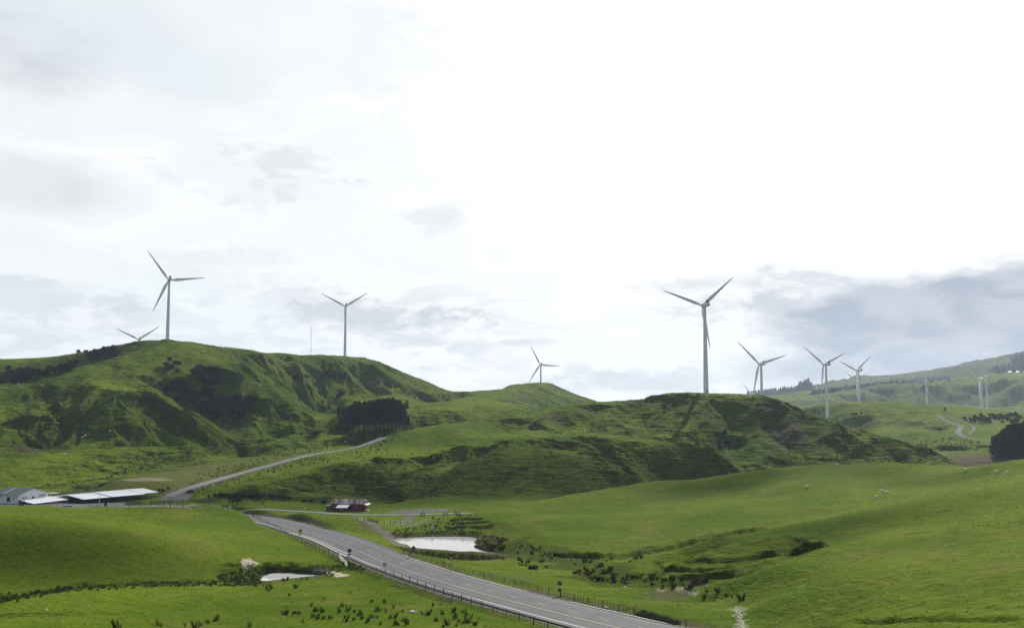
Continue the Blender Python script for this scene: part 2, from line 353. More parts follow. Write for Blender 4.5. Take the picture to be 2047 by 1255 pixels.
def at(px,py,h):
    d=ray(px,py); return d*(-h/d[2])
# --- named gullies (+) and spurs (-): photo points, half width m, depth m
GUL=[([(571,722),(577,745),(590,772),(615,795),(632,812)],16,8),([(628,730),(632,745),(640,770),(650,800),(655,828)],20,10),
 ([(600,724),(606,745),(622,775),(640,795)],9,-5),([(692,726),(712,742),(740,768),(765,792)],13,8),([(674,724),(690,745),(715,775),(735,800)],9,-4),([(765,757),(800,772),(850,788),(872,803)],12,9),
 ([(735,730),(790,765),(835,795)],8,-4),([(870,800),(900,793),(930,786)],9,5),([(541,716),(552,735),(570,760)],10,5),([(511,711),(525,722),(545,745)],8,4),
 ([(90,772),(105,800),(118,840),(127,860)],12,3.6),([(150,775),(135,810),(128,850),(100,880),(40,905)],10,3.5),([(262,790),(300,812),(350,845),(410,872),(450,900)],12,3.2),([(236,850),(255,870),(275,885)],12,3),([(60,835),(70,860),(90,885)],12,4),
 ([(318,752),(350,790),(400,820),(440,850)],20,8),([(448,742),(432,790),(438,832)],18,9),([(385,760),(400,790)],10,-3),([(500,800),(530,830),(560,870)],12,4),([(560,800),(600,840),(630,870)],10,3.5),
 ([(1195,808),(1172,828),(1140,855),(1100,862)],15,5.5),([(1300,792),(1270,818),(1225,850),(1180,862)],13,5),([(1350,792),(1322,818),(1275,855),(1240,870)],11,5),([(1380,790),(1352,812),(1310,848)],9,-3),([(1480,803),(1462,840),(1440,885),(1420,905)],14,3.5),
 ([(1430,795),(1405,840),(1370,885)],10,-3),([(1540,812),(1600,850),(1680,895),(1730,930)],12,4.5),([(1600,828),(1690,860),(1780,895),(1850,928)],9,4.5),([(1590,815),(1660,846),(1730,882),(1790,915)],7,-3.5),([(1470,878),(1550,900),(1640,928)],9,4),([(1440,862),(1510,892),(1580,922)],8,-3.5),([(1640,870),(1700,900),(1750,925)],7,3.5),([(1540,835),(1570,870),(1600,905),(1620,930)],10,3),([(1560,830),(1630,880),(1670,920)],9,-3),
 ([(1240,882),(1290,905),(1340,935),(1380,960)],10,4.5),([(1180,876),(1230,912),(1262,955)],11,4),([(1090,880),(1040,920),(980,970),(930,1000)],15,5),([(960,892),(880,928),(800,975),(740,1002)],14,5),([(880,908),(780,945),(690,985)],11,4),([(1020,880),(960,920),(890,965),(860,990)],10,-3),([(790,915),(700,940),(600,975)],9,2.5),([(900,905),(820,940),(760,970)],8,-2.5),
 ([(1150,880),(1120,930),(1080,985)],12,4),([(1020,838),(1050,852),(1080,850)],14,5),
 ([(1700,832),(1740,850),(1760,870)],30,8),([(1820,840),(1790,855),(1760,875)],22,5),([(1880,850),(1850,862)],16,4),
 ([(1600,800),(1680,805),(1760,800)],60,14),([(1690,788),(1720,800),(1730,815)],50,12),([(1760,775),(1800,790),(1815,808)],55,16),([(1850,772),(1880,790),(1930,805)],60,16),([(1960,765),(1990,785),(2010,800)],70,26),([(1900,780),(1960,800)],50,12),([(2047,770),(1990,800),(1960,812)],60,18)]
dH=np.zeros_like(H)
for P,w,d in GUL:
    Q=[hit(*p) for p in P]; Q=[q[:2] for q in Q if q]
    if len(Q)<2: continue
    Q=chaikin(Q,2); m=box(Q,w*3); D,T=seg_dist(GX[m],GY[m],Q)
    if 1000<P[0][0]<1650 and P[0][1]<1000: d=d*.55
    prof=np.exp(-(D/w)**2*1.3); end=sstep(T,0,.18)*sstep(1-T,0,.3)
    dH[m]-=prof*end*d
H+=dH
# --- slope-following erosion on the rough hill country
pxg=np.clip(CX+F*np.tan(np.clip(GA,-1,1)),-900,3000)
RT=np.interp(pxg,[0,120,330,480,600,1000,1200,1500,1950,2100],[505,500,490,470,462,450,485,512,540,560])
rough=sstep(GR,RT-12,RT+35)
rough*=1-wide*.5
_q=[hit(*p) for p in [(330,999),(400,968),(470,948),(540,930),(600,913),(680,900),(720,892),(750,882),(784,868),(815,860)]]; _q=[q[:2] for q in _q if q]; _m=box(_q,110); _D,_T=seg_dist(GX[_m],GY[_m],_q)
rough[_m]*=.12+.88*sstep(_D,14,58)
calm=1-.2*sstep(pxg,1380,1470)*sstep(GR,520,560)*(1-sstep(GR,850,950))
s2m=sstep(GR,203,212)*(1-sstep(GR,236,247))*sstep(pxg,1265,1320)*(1-sstep(pxg,1600,1670)); rough=np.maximum(rough,s2m)
# sheep-tracked bank left of the big smooth hill
HW=[hit(*p) for p in [(900,1042),(950,1045),(1000,1040),(1010,1050),(960,1062),(900,1056)]]
padd=None
def grad(Hh):
    Za=np.gradient(Hh,axis=0)/np.gradient(GA,axis=0)/GR; Zr=np.gradient(Hh,axis=1)/np.gradient(GR,axis=1)
    return Za*np.cos(GA)+Zr*np.sin(GA), -Za*np.sin(GA)+Zr*np.cos(GA)
fv=(np.abs(GA)<.6)&(GR>190)
gx,gy=grad(H); x=GX[fv];y=GY[fv];sx=gx[fv];sy=gy[fv];rr=GR[fv];rg=rough[fv]*calm[fv]
acc=np.zeros_like(x); far=sstep(rr,1500,2600)
wx=x+fbm(x/90,y/90,2,31)*10; wy=y+fbm(x/90,y/90,2,37)*10
for k,(lam,amp,seed) in enumerate(((62,.062,1),(30,.056,2),(14,.044,3),(7.,.034,4))):
    sl=np.hypot(sx,sy)+1e-6; L=lam*(1+far*2.4)
    if k==0:
        L=np.where(far>.5,lam*3.2,lam)
    else: L=np.where(far>.5,lam*3.2,lam)
    g=gully_layer(wx/L,wy/L,sx/sl,sy/sl,seed)
    a=amp*L*np.clip(sl*2.2,0,1)*(1+far*.55)
    acc+= (g-.15)*a
    t=np.zeros_like(H); t[fv]=acc*rg; gx,gy=grad(H+t); sx=gx[fv];sy=gy[fv]
t=np.zeros_like(H); t[fv]=acc*rg; H+=t
# hummocks and terracettes (sheep tracks that follow the contour)
gx,gy=grad(H); sl=np.hypot(gx,gy)[fv]; z=H[fv]
n=fbm(x/9,y/9,3,51)*.30+fbm(x/26,y/26,2,57)*.6
tr=np.sin(z*2*math.pi/2.3+fbm(x/22,y/22,3,61)*4.5)*.22*sstep(fbm(x/35,y/35,2,67),-.35,.5)
tr2=vnoise(x/7+z*.9,z/1.0+y*.05,71)*.35
add=(n*(1+far*2)+(tr+tr2)*np.clip((sl-.12)*4,0,1)*(rr<1600))*rg
add+=(fbm(x/42,y/42,2,80)*.55+fbm(x/14,y/14,3,81)*.16+fbm(x/3.,y/3.,2,83)*.07)*(1-rg)*(rr>90)*(rr<700)
t=np.zeros_like(H); t[fv]=add; H+=t
# ---- road alignments
RY=np.array([(430,1026),(480,1033),(520,1038.5),(560,1047),(605,1062),(649,1071.8),(687.5,1087.6),(730.5,1107),(768,1123.5),(799,1133.5),(816,1140),(852,1152.5),(895,1165.5),(942,1179.5),(1024,1201),(1134,1229.3),(1241,1255),(1400,1292),(1500,1317)])
RH=np.interp(RY[:,0],[430,480,520,560,605,650,693,752,800,895,1024,1134,1241,1400,1500],[49.2,48.4,45.6,44.2,42.7,41.7,41,40.2,39.5,38.4,37.1,36.2,35.5,34.5,34])
ROAD=np.array([at(a,b,h) for (a,b),h in zip(RY,RH)]); ROAD=resample(chaikin(ROAD,3),2.0)
for _ in range(12): ROAD[1:-1]=(ROAD[:-2]+2*ROAD[1:-1]+ROAD[2:])/4
def offset(P,o):
    """shift a polyline sideways; + is the side away from the viewer (right of travel when coming closer)"""
    t=np.gradient(P[:,:2],axis=0); t/=np.linalg.norm(t,axis=1,keepdims=True); n=np.stack([-t[:,1],t[:,0]],1)
    Q=P.copy(); Q[:,:2]+=n*(o if np.isscalar(o) else np.asarray(o)[:,None]); return Q
SEAL=(-5.6,8.4)   # sealed width either side of the yellow line (near, far)
def flatten(P,lo,hi,fade,drop,zs=None):
    m=box(P[:,:2],max(abs(lo),abs(hi))+fade+2)&(GR>20)
    X=GX[m];Y=GY[m]; D=np.full(X.shape,1e9); S=np.zeros(X.shape); Z=np.zeros(X.shape)
    for i in range(len(P)-1):
        a=P[i];b=P[i+1]; ab=b[:2]-a[:2]; L=(ab**2).sum()+1e-9
        t=np.clip(((X-a[0])*ab[0]+(Y-a[1])*ab[1])/L,0,1); ex=X-a[0]-t*ab[0]; ey=Y-a[1]-t*ab[1]
        d=np.hypot(ex,ey); k=d<D; D[k]=d[k]; S[k]=np.sign(ab[0]*ey-ab[1]*ex)[k]; Z[k]=(a[2]+(b[2]-a[2])*t)[k]
    s=D*S; out=np.maximum(lo-s,s-hi); w=1-sstep(out,.3,fade)
    h=H[m]; tgt=Z-drop+np.clip(out,0,3)*drop*.33
    H[m]=h*(1-w)+tgt*w
    return m,out
mR,outR=flatten(ROAD,SEAL[0],SEAL[1],4,.22)
def follow(L,step=3,sm=6,w=None):
    Q=np.array([hit(*p)[:3] for p in L if hit(*p)]); Q=resample(chaikin(Q,2),step)
    for i in range(len(Q)): Q[i,2]=gz(Q[i,0],Q[i,1])
    for _ in range(sm): Q[1:-1]=(Q[:-2]+2*Q[1:-1]+Q[2:])/4
    return Q
TR2=follow([(338,992),(368,978),(400,968.5),(435,958),(470,948.5),(505,939),(540,930),(570,921),(600,913.5),(640,906),(680,900),(705,896),(722,892),(737,887),(752,881),(768,874)],3,14)
TR3=follow([(300,1011),(350,1012),(400,1013),(450,1014),(500,1016.5),(560,1019.5),(600,1021.5),(640,1024)],3,10)
TR3=np.concatenate([TR3[:-2],follow([(700,1028.5),(760,1029),(820,1028),(880,1027),(940,1025)],3,10)])
TR3=resample(TR3,3)
mT2,oT2=flatten(TR2,-3.2,3.2,7,.18); mT3,oT3=flatten(TR3,-2.0,2.0,3.5,.12)
FR=follow([(1872,829),(1882,836),(1893,842),(1908,848),(1920,851)],6,4)
FR2=follow([(1920,852),(1916,860),(1914,866),(1922,871),(1940,876),(1962,880),(1985,881)],5,6)
FR=resample(np.concatenate([FR,FR2]),6); flatten(FR,-5,5,10,.3)
FT=follow([(1893,830),(1910,836),(1935,846),(1948,851),(1948,858),(1938,868)],6,6); flatten(FT,-3,3,6,.3)
# ---- ponds
P1=[(531,1148),(544,1144.8),(565,1143.6),(600,1145.7),(630,1147.6),(652,1150.4),(640,1152.6),(612,1155),(595,1156.6),(577,1158.6),(560,1160.4),(547,1161.7),(530,1164),(521,1161),(523,1155),(525.6,1151.6)]
P2=[(788,1078),(800,1075.6),(830,1073.4),(870,1072),(910,1071.8),(937,1072.6),(950,1074),(957,1077.5),(949,1081),(948,1085),(954,1089),(947,1092),(958,1096),(966,1099.5),(985,1103.5),(1012,1107.6),(1008,1108.8),(980,1107),(950,1103.6),(925,1104.4),(900,1102),(880,1101),(858,1099.5),(835,1097.6),(822,1096.5),(819,1092),(812,1087.5),(800,1088)]
def pond(pix,h,depth=.5):
    Q=np.array([at(a,b,h) for a,b in pix]); P=Q[:,:2]; m=box(P,12); X=GX[m];Y=GY[m]
    D,_=seg_dist(X,Y,P,True); ins=inside(X,Y,P)
    hh=H[m]; lo=-h-np.minimum(.15+D*.3,depth); hi=-h+.12+np.minimum(D*.28,2.2)
    wgt=1-sstep(D,2.,11)
    H[m]=np.where(ins,lo,hh*(1-wgt)+np.maximum(hi,np.minimum(hh,hi+.5))*wgt)
    return Q
W1=pond(P1,42.7); W2=pond(P2,46.)
W3=pond([(1893,912),(1903,911.4),(1914,912.6),(1913,914.6),(1902,914.4)],48.2); W4=pond([(1978,911.6),(1990,911.8),(1990,913.2),(1979,913)],48.2)
# ---- cut banks: a scarp with its shadowed face. photo line, height m, width m (ground beyond the line is higher)
def scarp(pix,hgt,w,back=14):
    Q=[hit(*p) for p in pix]; Q=[q[:2] for q in Q if q]; Q=chaikin(Q,2); m=box(Q,back*2); X=GX[m];Y=GY[m]; D,T=seg_dist(X,Y,Q)
    r=np.hypot(X,Y); qa=np.arctan2(Q[:,0],Q[:,1]); qr=np.hypot(Q[:,0],Q[:,1]); o=np.argsort(qa)
    side=np.where(r>np.interp(np.arctan2(X,Y),qa[o],qr[o]),1.,-1.); s=D*side
    e=sstep(T,0,.2)*sstep(1-T,0,.2)*(.82+.3*np.clip(.5+fbm(X/7,Y/7,3,41),0,1)); s=s+fbm(X/3.2,Y/3.2,3,43)*.55*w; e=e*(1+.3*fbm(X/1.5,Y/1.5,2,47))
    H[m]+=hgt*e*(sstep(s,-w,w*.2)*(1-sstep(s,back*.2,back))-.35*np.exp(-((s+w)/w)**2))
scarp([(1110,1109),(1140,1112),(1170,1113),(1200,1113),(1240,1111)],1.0,1.0,9)
scarp([(1240,1111),(1290,1106),(1340,1096),(1400,1082),(1450,1071),(1500,1062),(1545,1054)],1.0,1.1,9)
scarp([(530,1138),(560,1137.5),(600,1141),(635,1141.5),(655,1144)],1.3,1.2,9)
scarp([(478,1135),(490,1131),(505,1128),(516,1124)],.8,1.2,6)
scarp([(1690,1238),(1740,1243),(1800,1240),(1880,1237),(1960,1240),(2060,1237)],.4,.5,5)
#scarp([(955,1024),(1010,1011.5),(1080,1008),(1140,1005),(1180,1003)],1.3,1.4,9)
scarp([(1580,1099),(1610,1096),(1645,1094)],1.1,1.3,7)
scarp([(1290,1146),(1340,1139),(1400,1142),(1460,1141)],.7,.9,5); scarp([(1350,1156),(1400,1152),(1460,1148),(1520,1138)],.7,.9,5); scarp([(1380,1128),(1440,1124),(1500,1116),(1560,1110)],.65,.9,5)

scarp([(895,1040),(930,1038),(970,1037)],.7,1.,4); scarp([(900,1046),(940,1045),(985,1043)],.7,1.,4); scarp([(905,1052),(950,1052),(990,1049)],.6,1.,4)
# ---- painted ground channels
soil=np.zeros_like(H); gravel=np.zeros_like(H); scrub=np.zeros_like(H); dry=np.zeros_like(H); pale=np.zeros_like(H)
def blob(A,pix,sx,sr,v=1.,edge=.5):
    """ragged patch on the ground: half width m across the view, half depth m along it"""
    q=hit(*pix)
    if not q: return
    a=math.atan2(q[0],q[1]); m=(np.abs(GX-q[0])<max(sx,sr)*2.2)&(np.abs(GY-q[1])<max(sx,sr)*2.2)
    X=GX[m]-q[0];Y=GY[m]-q[1]; u=X*math.cos(a)-Y*math.sin(a); w=X*math.sin(a)+Y*math.cos(a)
    k=max(sx,sr)/2.2
    d=np.hypot(u/sx,w/sr)+fbm(GX[m]/k,GY[m]/k,4,int(pix[0])%97)*edge*.6
    A[m]=np.maximum(A[m],v*(1-sstep(d,.65,1.05)))
def path(A,pix,w,v=1.,rag=.4):
    Q=[hit(*p) for p in pix]; Q=[q[:2] for q in Q if q]
    if len(Q)<2: return
    Q=chaikin(Q,2); m=box(Q,w*3); D,T=seg_dist(GX[m],GY[m],Q)
    D=D/w+fbm(GX[m]/(w*1.3),GY[m]/(w*1.3),4,9)*rag
    A[m]=np.maximum(A[m],v*(1-sstep(D,.5,1.1)))
def poly(A,pix,v=1.,e=2.,rag=1.):
    Q=[hit(*p) for p in pix]; Q=np.array([q[:2] for q in Q if q]); m=box(Q,e*4); D,_=seg_dist(GX[m],GY[m],Q,True); s=np.where(inside(GX[m],GY[m],Q),D,-D)+fbm(GX[m]/6,GY[m]/6,3,3)*rag
    A[m]=np.maximum(A[m],v*sstep(s,-e,e*.4))
poly(gravel,[(-70,1012),(0,1009),(100,1009),(240,1014),(380,1015.5),(378,1011),(330,1008),(250,1005),(150,1003),(60,1002),(-70,1002)],1,.8,.3)
poly(gravel,[(318,1000),(372,1000),(376,990),(400,970),(372,975),(338,986)],1,2,.8)
poly(gravel,[(765,1024),(800,1018.5),(850,1016),(905,1016.5),(890,1021),(820,1026)],.8,1.5,1.5)
path(gravel,[(715,1034),(740,1046),(762,1060),(785,1075),(800,1090)],2.6,.75); path(soil,[(740,1050),(765,1064),(790,1080)],4,.6)
path(gravel,[(832,1028),(815,1038),(800,1047)],3,.7); path(gravel,[(865,1035),(840,1043),(822,1050)],2,.7); path(gravel,[(858,1049),(868,1055)],1.2,.9)
poly(dry,[(120,985),(250,955),(330,935),(450,920),(600,905),(640,897),(560,915),(470,940),(400,962),(340,985),(250,985)],.75,8,3)
blob(dry,(410,955),22,20,.9); blob(dry,(290,955),24,18,1.); blob(pale,(290,958),12,6,.35); blob(scrub,(205,969),5,3,1)
for p,a,b in [((1045,852),12,9),((60,900),14,16),((1020,800),6,30),((760,770),8,22),((855,800),18,10),((1545,815),10,14),((1565,860),14,20),((1590,885),16,14)]: blob(soil,p,a,b,.75)
for p,a,b in [((1046,790),8,60),((1105,835),10,10),((1100,898),7,8),((1330,1190),5,5)]: blob(soil,p,a,b,.6)
poly(soil,[(1895,918),(1990,919),(2060,917),(2060,912),(1990,912),(1915,910)],.9,4,2); poly(dry,[(1850,912),(1890,918),(2060,912),(2060,903),(1900,904)],.8,8,4)
fr_=(GR>4100)&(np.abs(GA)<.6); scrub[fr_]=np.maximum(scrub[fr_],.55+.45*sstep(fbm(GX[fr_]/260,GY[fr_]/260,4,91),-.3,.4))
m_=(GR>2300)&(GR<3500)&(np.abs(GA)<.6); scrub[m_]=np.maximum(scrub[m_],.7*sstep(fbm(GX[m_]/130,GY[m_]/130,4,92),.15,.6))
# scrubby brown gullies of the left hills
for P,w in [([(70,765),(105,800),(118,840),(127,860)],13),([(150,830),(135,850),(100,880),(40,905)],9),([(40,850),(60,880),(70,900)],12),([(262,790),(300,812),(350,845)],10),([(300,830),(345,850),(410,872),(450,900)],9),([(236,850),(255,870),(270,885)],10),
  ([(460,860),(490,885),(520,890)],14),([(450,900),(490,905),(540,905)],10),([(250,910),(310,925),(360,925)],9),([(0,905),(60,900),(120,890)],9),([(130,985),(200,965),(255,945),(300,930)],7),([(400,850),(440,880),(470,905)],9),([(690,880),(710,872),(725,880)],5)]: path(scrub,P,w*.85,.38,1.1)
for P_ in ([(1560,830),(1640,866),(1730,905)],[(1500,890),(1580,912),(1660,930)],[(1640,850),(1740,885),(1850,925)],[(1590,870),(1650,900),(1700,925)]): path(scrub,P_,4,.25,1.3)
path(scrub,[(400,1000),(440,992),(500,988),(560,990),(620,1000),(650,1005)],6,1.,.8)
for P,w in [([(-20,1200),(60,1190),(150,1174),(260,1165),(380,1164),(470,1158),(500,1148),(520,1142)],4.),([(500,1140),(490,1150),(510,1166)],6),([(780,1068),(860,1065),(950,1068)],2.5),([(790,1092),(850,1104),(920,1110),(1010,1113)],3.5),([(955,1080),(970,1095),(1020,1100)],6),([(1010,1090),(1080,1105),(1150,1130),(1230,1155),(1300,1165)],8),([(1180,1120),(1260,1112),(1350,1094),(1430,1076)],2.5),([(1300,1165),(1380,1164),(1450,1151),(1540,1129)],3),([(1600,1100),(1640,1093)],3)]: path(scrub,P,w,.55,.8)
path(pale,[(655,1146),(672,1147),(690,1149.5)],1.4,1.,.5); path(pale,[(632,1142.5),(655,1145),(675,1147)],.7,.8,.5)
poly(pale,[(481,1121),(490,1118),(500,1116),(506,1121),(517,1124),(512,1128),(497,1133),(494,1142),(487,1141),(487,1130)],1,.5,.4)
blob(pale,(1372,1177),5,2.2,.35,1.2); path(pale,[(1350,1174),(1375,1180),(1392,1187)],.8,.35,1.)
path(pale,[(1470,1215),(1478,1228),(1484,1245),(1486,1262)],.8,.4,1.2); blob(pale,(1250,1158),3,2,.0)
for p in [(755,1028),(760,1075),(835,1155),(1350,1165)]: pass
poly(soil,[(960,1140),(1000,1144),(1060,1160),(1020,1158),(960,1150),(920,1138)],.35,3,2)
path(soil,P1+P1[:1],1.0,.8,.9); path(soil,P2+P2[:1],1.6,.85,.9)
# gravel and loose chip along the seal edge, beside the tracks
t=np.zeros(outR.shape); t=(1-sstep(outR+fbm(GX[mR]/2,GY[mR]/2,3,4)*.4,.6,1.5)); gravel[mR]=np.maximum(gravel[mR],t*.8)
s=(1-sstep(outR+fbm(GX[mR]/5,GY[mR]/5,3,6)*1.2,1.2,3.2))*.7; soil[mR]=np.maximum(soil[mR],s)
gravel[mT2]=np.maximum(gravel[mT2],(1-sstep(oT2+fbm(GX[mT2]/3,GY[mT2]/3,3,4)*.6,.2,1.2)))
gravel[mT3]=np.maximum(gravel[mT3],(1-sstep(oT3,.1,.7)))
soil[mT2]=np.maximum(soil[mT2],(1-sstep(oT2+fbm(GX[mT2]/4,GY[mT2]/4,3,8)*1.,1.,4.5))*.7)
# ---------------------------------------------------------------- materials
def mat(name):
    m=bpy.data.materials.new(name); m.use_nodes=True; T=NT(m.node_tree); b=T.n('ShaderNodeBsdfPrincipled'); o=T.n('ShaderNodeOutputMaterial'); T.l(b.outputs[0],o.inputs[0]); return m,T,b
def simple(name,col,rough=.7,var=.12,scale=3.,metal=0.,spec=.3,bump=0.,stretch=None):
    m,T,b=mat(name); tc=T.n('ShaderNodeTexCoord'); v=tc.outputs['Object']
    if stretch: v=T.scl(v,*stretch)
    n=T.noise(v,scale,4,.6); k=T.mr(n,.3,.7,1-var,1+var)
    cc=T.mix(1.,(*col,),k,'MULTIPLY'); T.l(cc,b.inputs['Base Color'])
    b.inputs['Roughness'].default_value=rough; b.inputs['Metallic'].default_value=metal; b.inputs['Specular IOR Level'].default_value=spec
    if bump:
        bp=T.n('ShaderNodeBump'); bp.inputs['Distance'].default_value=bump; T.l(n,bp.inputs['Height']); T.l(bp.outputs[0],b.inputs['Normal'])
    return m
def ground_material():
    m,T,b=mat('pasture'); tc=T.n('ShaderNodeTexCoord'); P=tc.outputs['Object']
    def at_(n): o=T.n('ShaderNodeAttribute'); o.attribute_name=n; return o.outputs['Fac']
    R,S,G,C,D,L=[at_(k) for k in ('rough','soil','gravel','scrub','dry','pale')]
    geo=T.n('ShaderNodeNewGeometry'); sp=T.n('ShaderNodeSeparateXYZ'); T.l(geo.outputs['True Normal'],sp.inputs[0]); slope=T.m('SUBTRACT',1.,sp.outputs[2])
    nb=T.noise(P,.012,4,.55); nm=T.noise(P,.07,5,.6); nf=T.noise(P,.6,5,.65); nff=T.noise(P,3.2,3,.7)
    # contour following streaks on steep ground
    vz=T.scl(P,.10,.10,.62); ns=T.noise(vz,1.,5,.66,1.2); vz2=T.scl(P,.26,.26,1.5); ns2=T.noise(vz2,1.,3,.6,.8)
    npx=T.noise(P,.22,4,.65)
    smooth=T.mix(T.mr(nb,.35,.65),(.058,.106,.006),(.104,.152,.010))
    smooth=T.mix(T.mr(T.noise(T.scl(P,.05,.05,.5),1.,5,.65,1.),.5,.68,0,.45),smooth,(.046,.080,.007))
    smooth=T.mix(T.mr(nm,.4,.7,0,.6),smooth,(.132,.158,.018))
    smooth=T.mix(T.mr(npx,.5,.7,0,.45),smooth,(.056,.098,.005))
    smooth=T.mix(T.mr(nf,.45,.72,0,.55),smooth,(.044,.076,.006))
    smooth=T.mix(T.mr(nff,.55,.75,0,.5),smooth,(.140,.175,.026))
    v_=T.n('ShaderNodeTexVoronoi'); v_.inputs['Scale'].default_value=.42; v_.inputs['Randomness'].default_value=1.; T.l(P,v_.inputs['Vector']); smooth=T.mix(T.m('MULTIPLY',T.mr(v_.outputs['Distance'],.26,.10),T.mr(npx,.46,.56,0,.75)),smooth,(.034,.060,.005))
    smooth=T.mix(T.mr(T.noise(P,.035,5,.7),.54,.70,0,.5),smooth,(.142,.136,.040))
    hill=T.mix(T.mr(nb,.35,.65),(.084,.142,.010),(.138,.188,.014))
    hill=T.mix(T.mr(ns,.45,.66,0,.6),hill,(.036,.060,.012))  # shade of the contour streaks painted into the colour, here and below
    hill=T.mix(T.m('MULTIPLY',T.mr(ns2,.5,.68,0,.85),T.mr(slope,.015,.09)),hill,(.040,.046,.017))
    hill=T.mix(T.mr(nm,.52,.72,0,.45),hill,(.120,.130,.020))
    hill=T.mix(T.mr(nf,.56,.74,0,.5),hill,(.030,.044,.012))
    c=T.mix(R,smooth,hill)
    c=T.mix(T.m('MULTIPLY',D,.8),c,T.mix(nf,(.082,.095,.034),(.115,.112,.052)))
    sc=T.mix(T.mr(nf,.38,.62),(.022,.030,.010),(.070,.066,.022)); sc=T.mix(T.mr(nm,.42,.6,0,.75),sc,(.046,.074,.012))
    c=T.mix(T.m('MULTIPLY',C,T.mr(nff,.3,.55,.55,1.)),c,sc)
    so_=T.mix(T.mr(nf,.35,.65),(.075,.055,.042),(.15,.115,.088)); c=T.mix(T.m('MULTIPLY',S,T.mr(nff,.35,.6,.45,1.)),c,so_)
    gr=T.mix(T.mr(nf,.3,.7),(.10,.10,.105),(.165,.16,.16)); gr=T.mix(T.mr(nff,.45,.7,0,.5),gr,(.07,.07,.07)); c=T.mix(G,c,gr)
    pl=T.mix(T.mr(nff,.35,.65),(.30,.25,.18),(.60,.54,.44)); c=T.mix(L,c,pl)
    T.l(c,b.inputs['Base Color']); b.inputs['Roughness'].default_value=.85; b.inputs['Specular IOR Level'].default_value=.006
    b.inputs['Sheen Weight'].default_value=.0; b.inputs['Sheen Roughness'].default_value=.6; b.inputs['Sheen Tint'].default_value=(.8,1,.3,1)
    # relief: tufts, hummocks, tracks
    h=T.m('ADD',T.m('MULTIPLY',T.m('SUBTRACT',nff,.5),.55),T.m('MULTIPLY',T.m('SUBTRACT',nf,.5),1.5))
    h=T.m('ADD',h,T.m('MULTIPLY',T.m('SUBTRACT',npx,.5),1.6))
    hs=T.m('ADD',T.m('MULTIPLY',T.m('SUBTRACT',ns,.5),6.0),T.m('MULTIPLY',T.m('SUBTRACT',ns2,.5),2.6))
    rs=T.m('MULTIPLY',T.m('MAXIMUM',R,.22),T.mr(slope,.010,.06,.12,1.)); h=T.m('ADD',T.m('MULTIPLY',h,T.m('ADD',T.m('MULTIPLY',R,.6),T.m('ADD',.45,C))),T.m('MULTIPLY',hs,rs))
    soft=T.m('SUBTRACT',1.,T.m('MULTIPLY',G,.8))
    bp=T.n('ShaderNodeBump'); bp.inputs['Distance'].default_value=1.; T.l(T.m('MULTIPLY',h,soft),bp.inputs['Height']); bp.inputs['Strength'].default_value=1.
    T.l(bp.outputs[0],b.inputs['Normal'])
    return m
MG=ground_material()
def ground():
    nc,nr=H.shape; V=np.stack([GX[:-1],GY[:-1],H[:-1]+ZC],-1).reshape(-1,3).astype(np.float32); nc-=1   # last column closes on the first
    i=np.arange(nc)[:,None]; j=np.arange(nr-1)[None]; i2=(i+1)%nc
    Fq=np.stack([i*nr+j,i2*nr+j,i2*nr+j+1,i*nr+j+1],-1).reshape(-1,4)[:,::-1]
    # cap under the viewpoint
    me=bpy.data.meshes.new('ground'); nv=len(V); nf=len(Fq)
    me.vertices.add(nv); me.vertices.foreach_set('co',V.ravel()); me.loops.add(nf*4); me.loops.foreach_set('vertex_index',Fq.ravel().astype(np.int32))
    me.polygons.add(nf); me.polygons.foreach_set('loop_start',np.arange(0,nf*4,4,dtype=np.int32)); me.update(calc_edges=True)
    me.polygons.foreach_set('use_smooth',np.ones(nf,bool))
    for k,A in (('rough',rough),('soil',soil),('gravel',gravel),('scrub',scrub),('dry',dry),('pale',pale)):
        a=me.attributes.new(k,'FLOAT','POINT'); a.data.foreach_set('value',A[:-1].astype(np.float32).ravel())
    me.materials.append(MG); o=bpy.data.objects.new('ground',me); COL.objects.link(o); o['kind']='structure'; return o
ground()
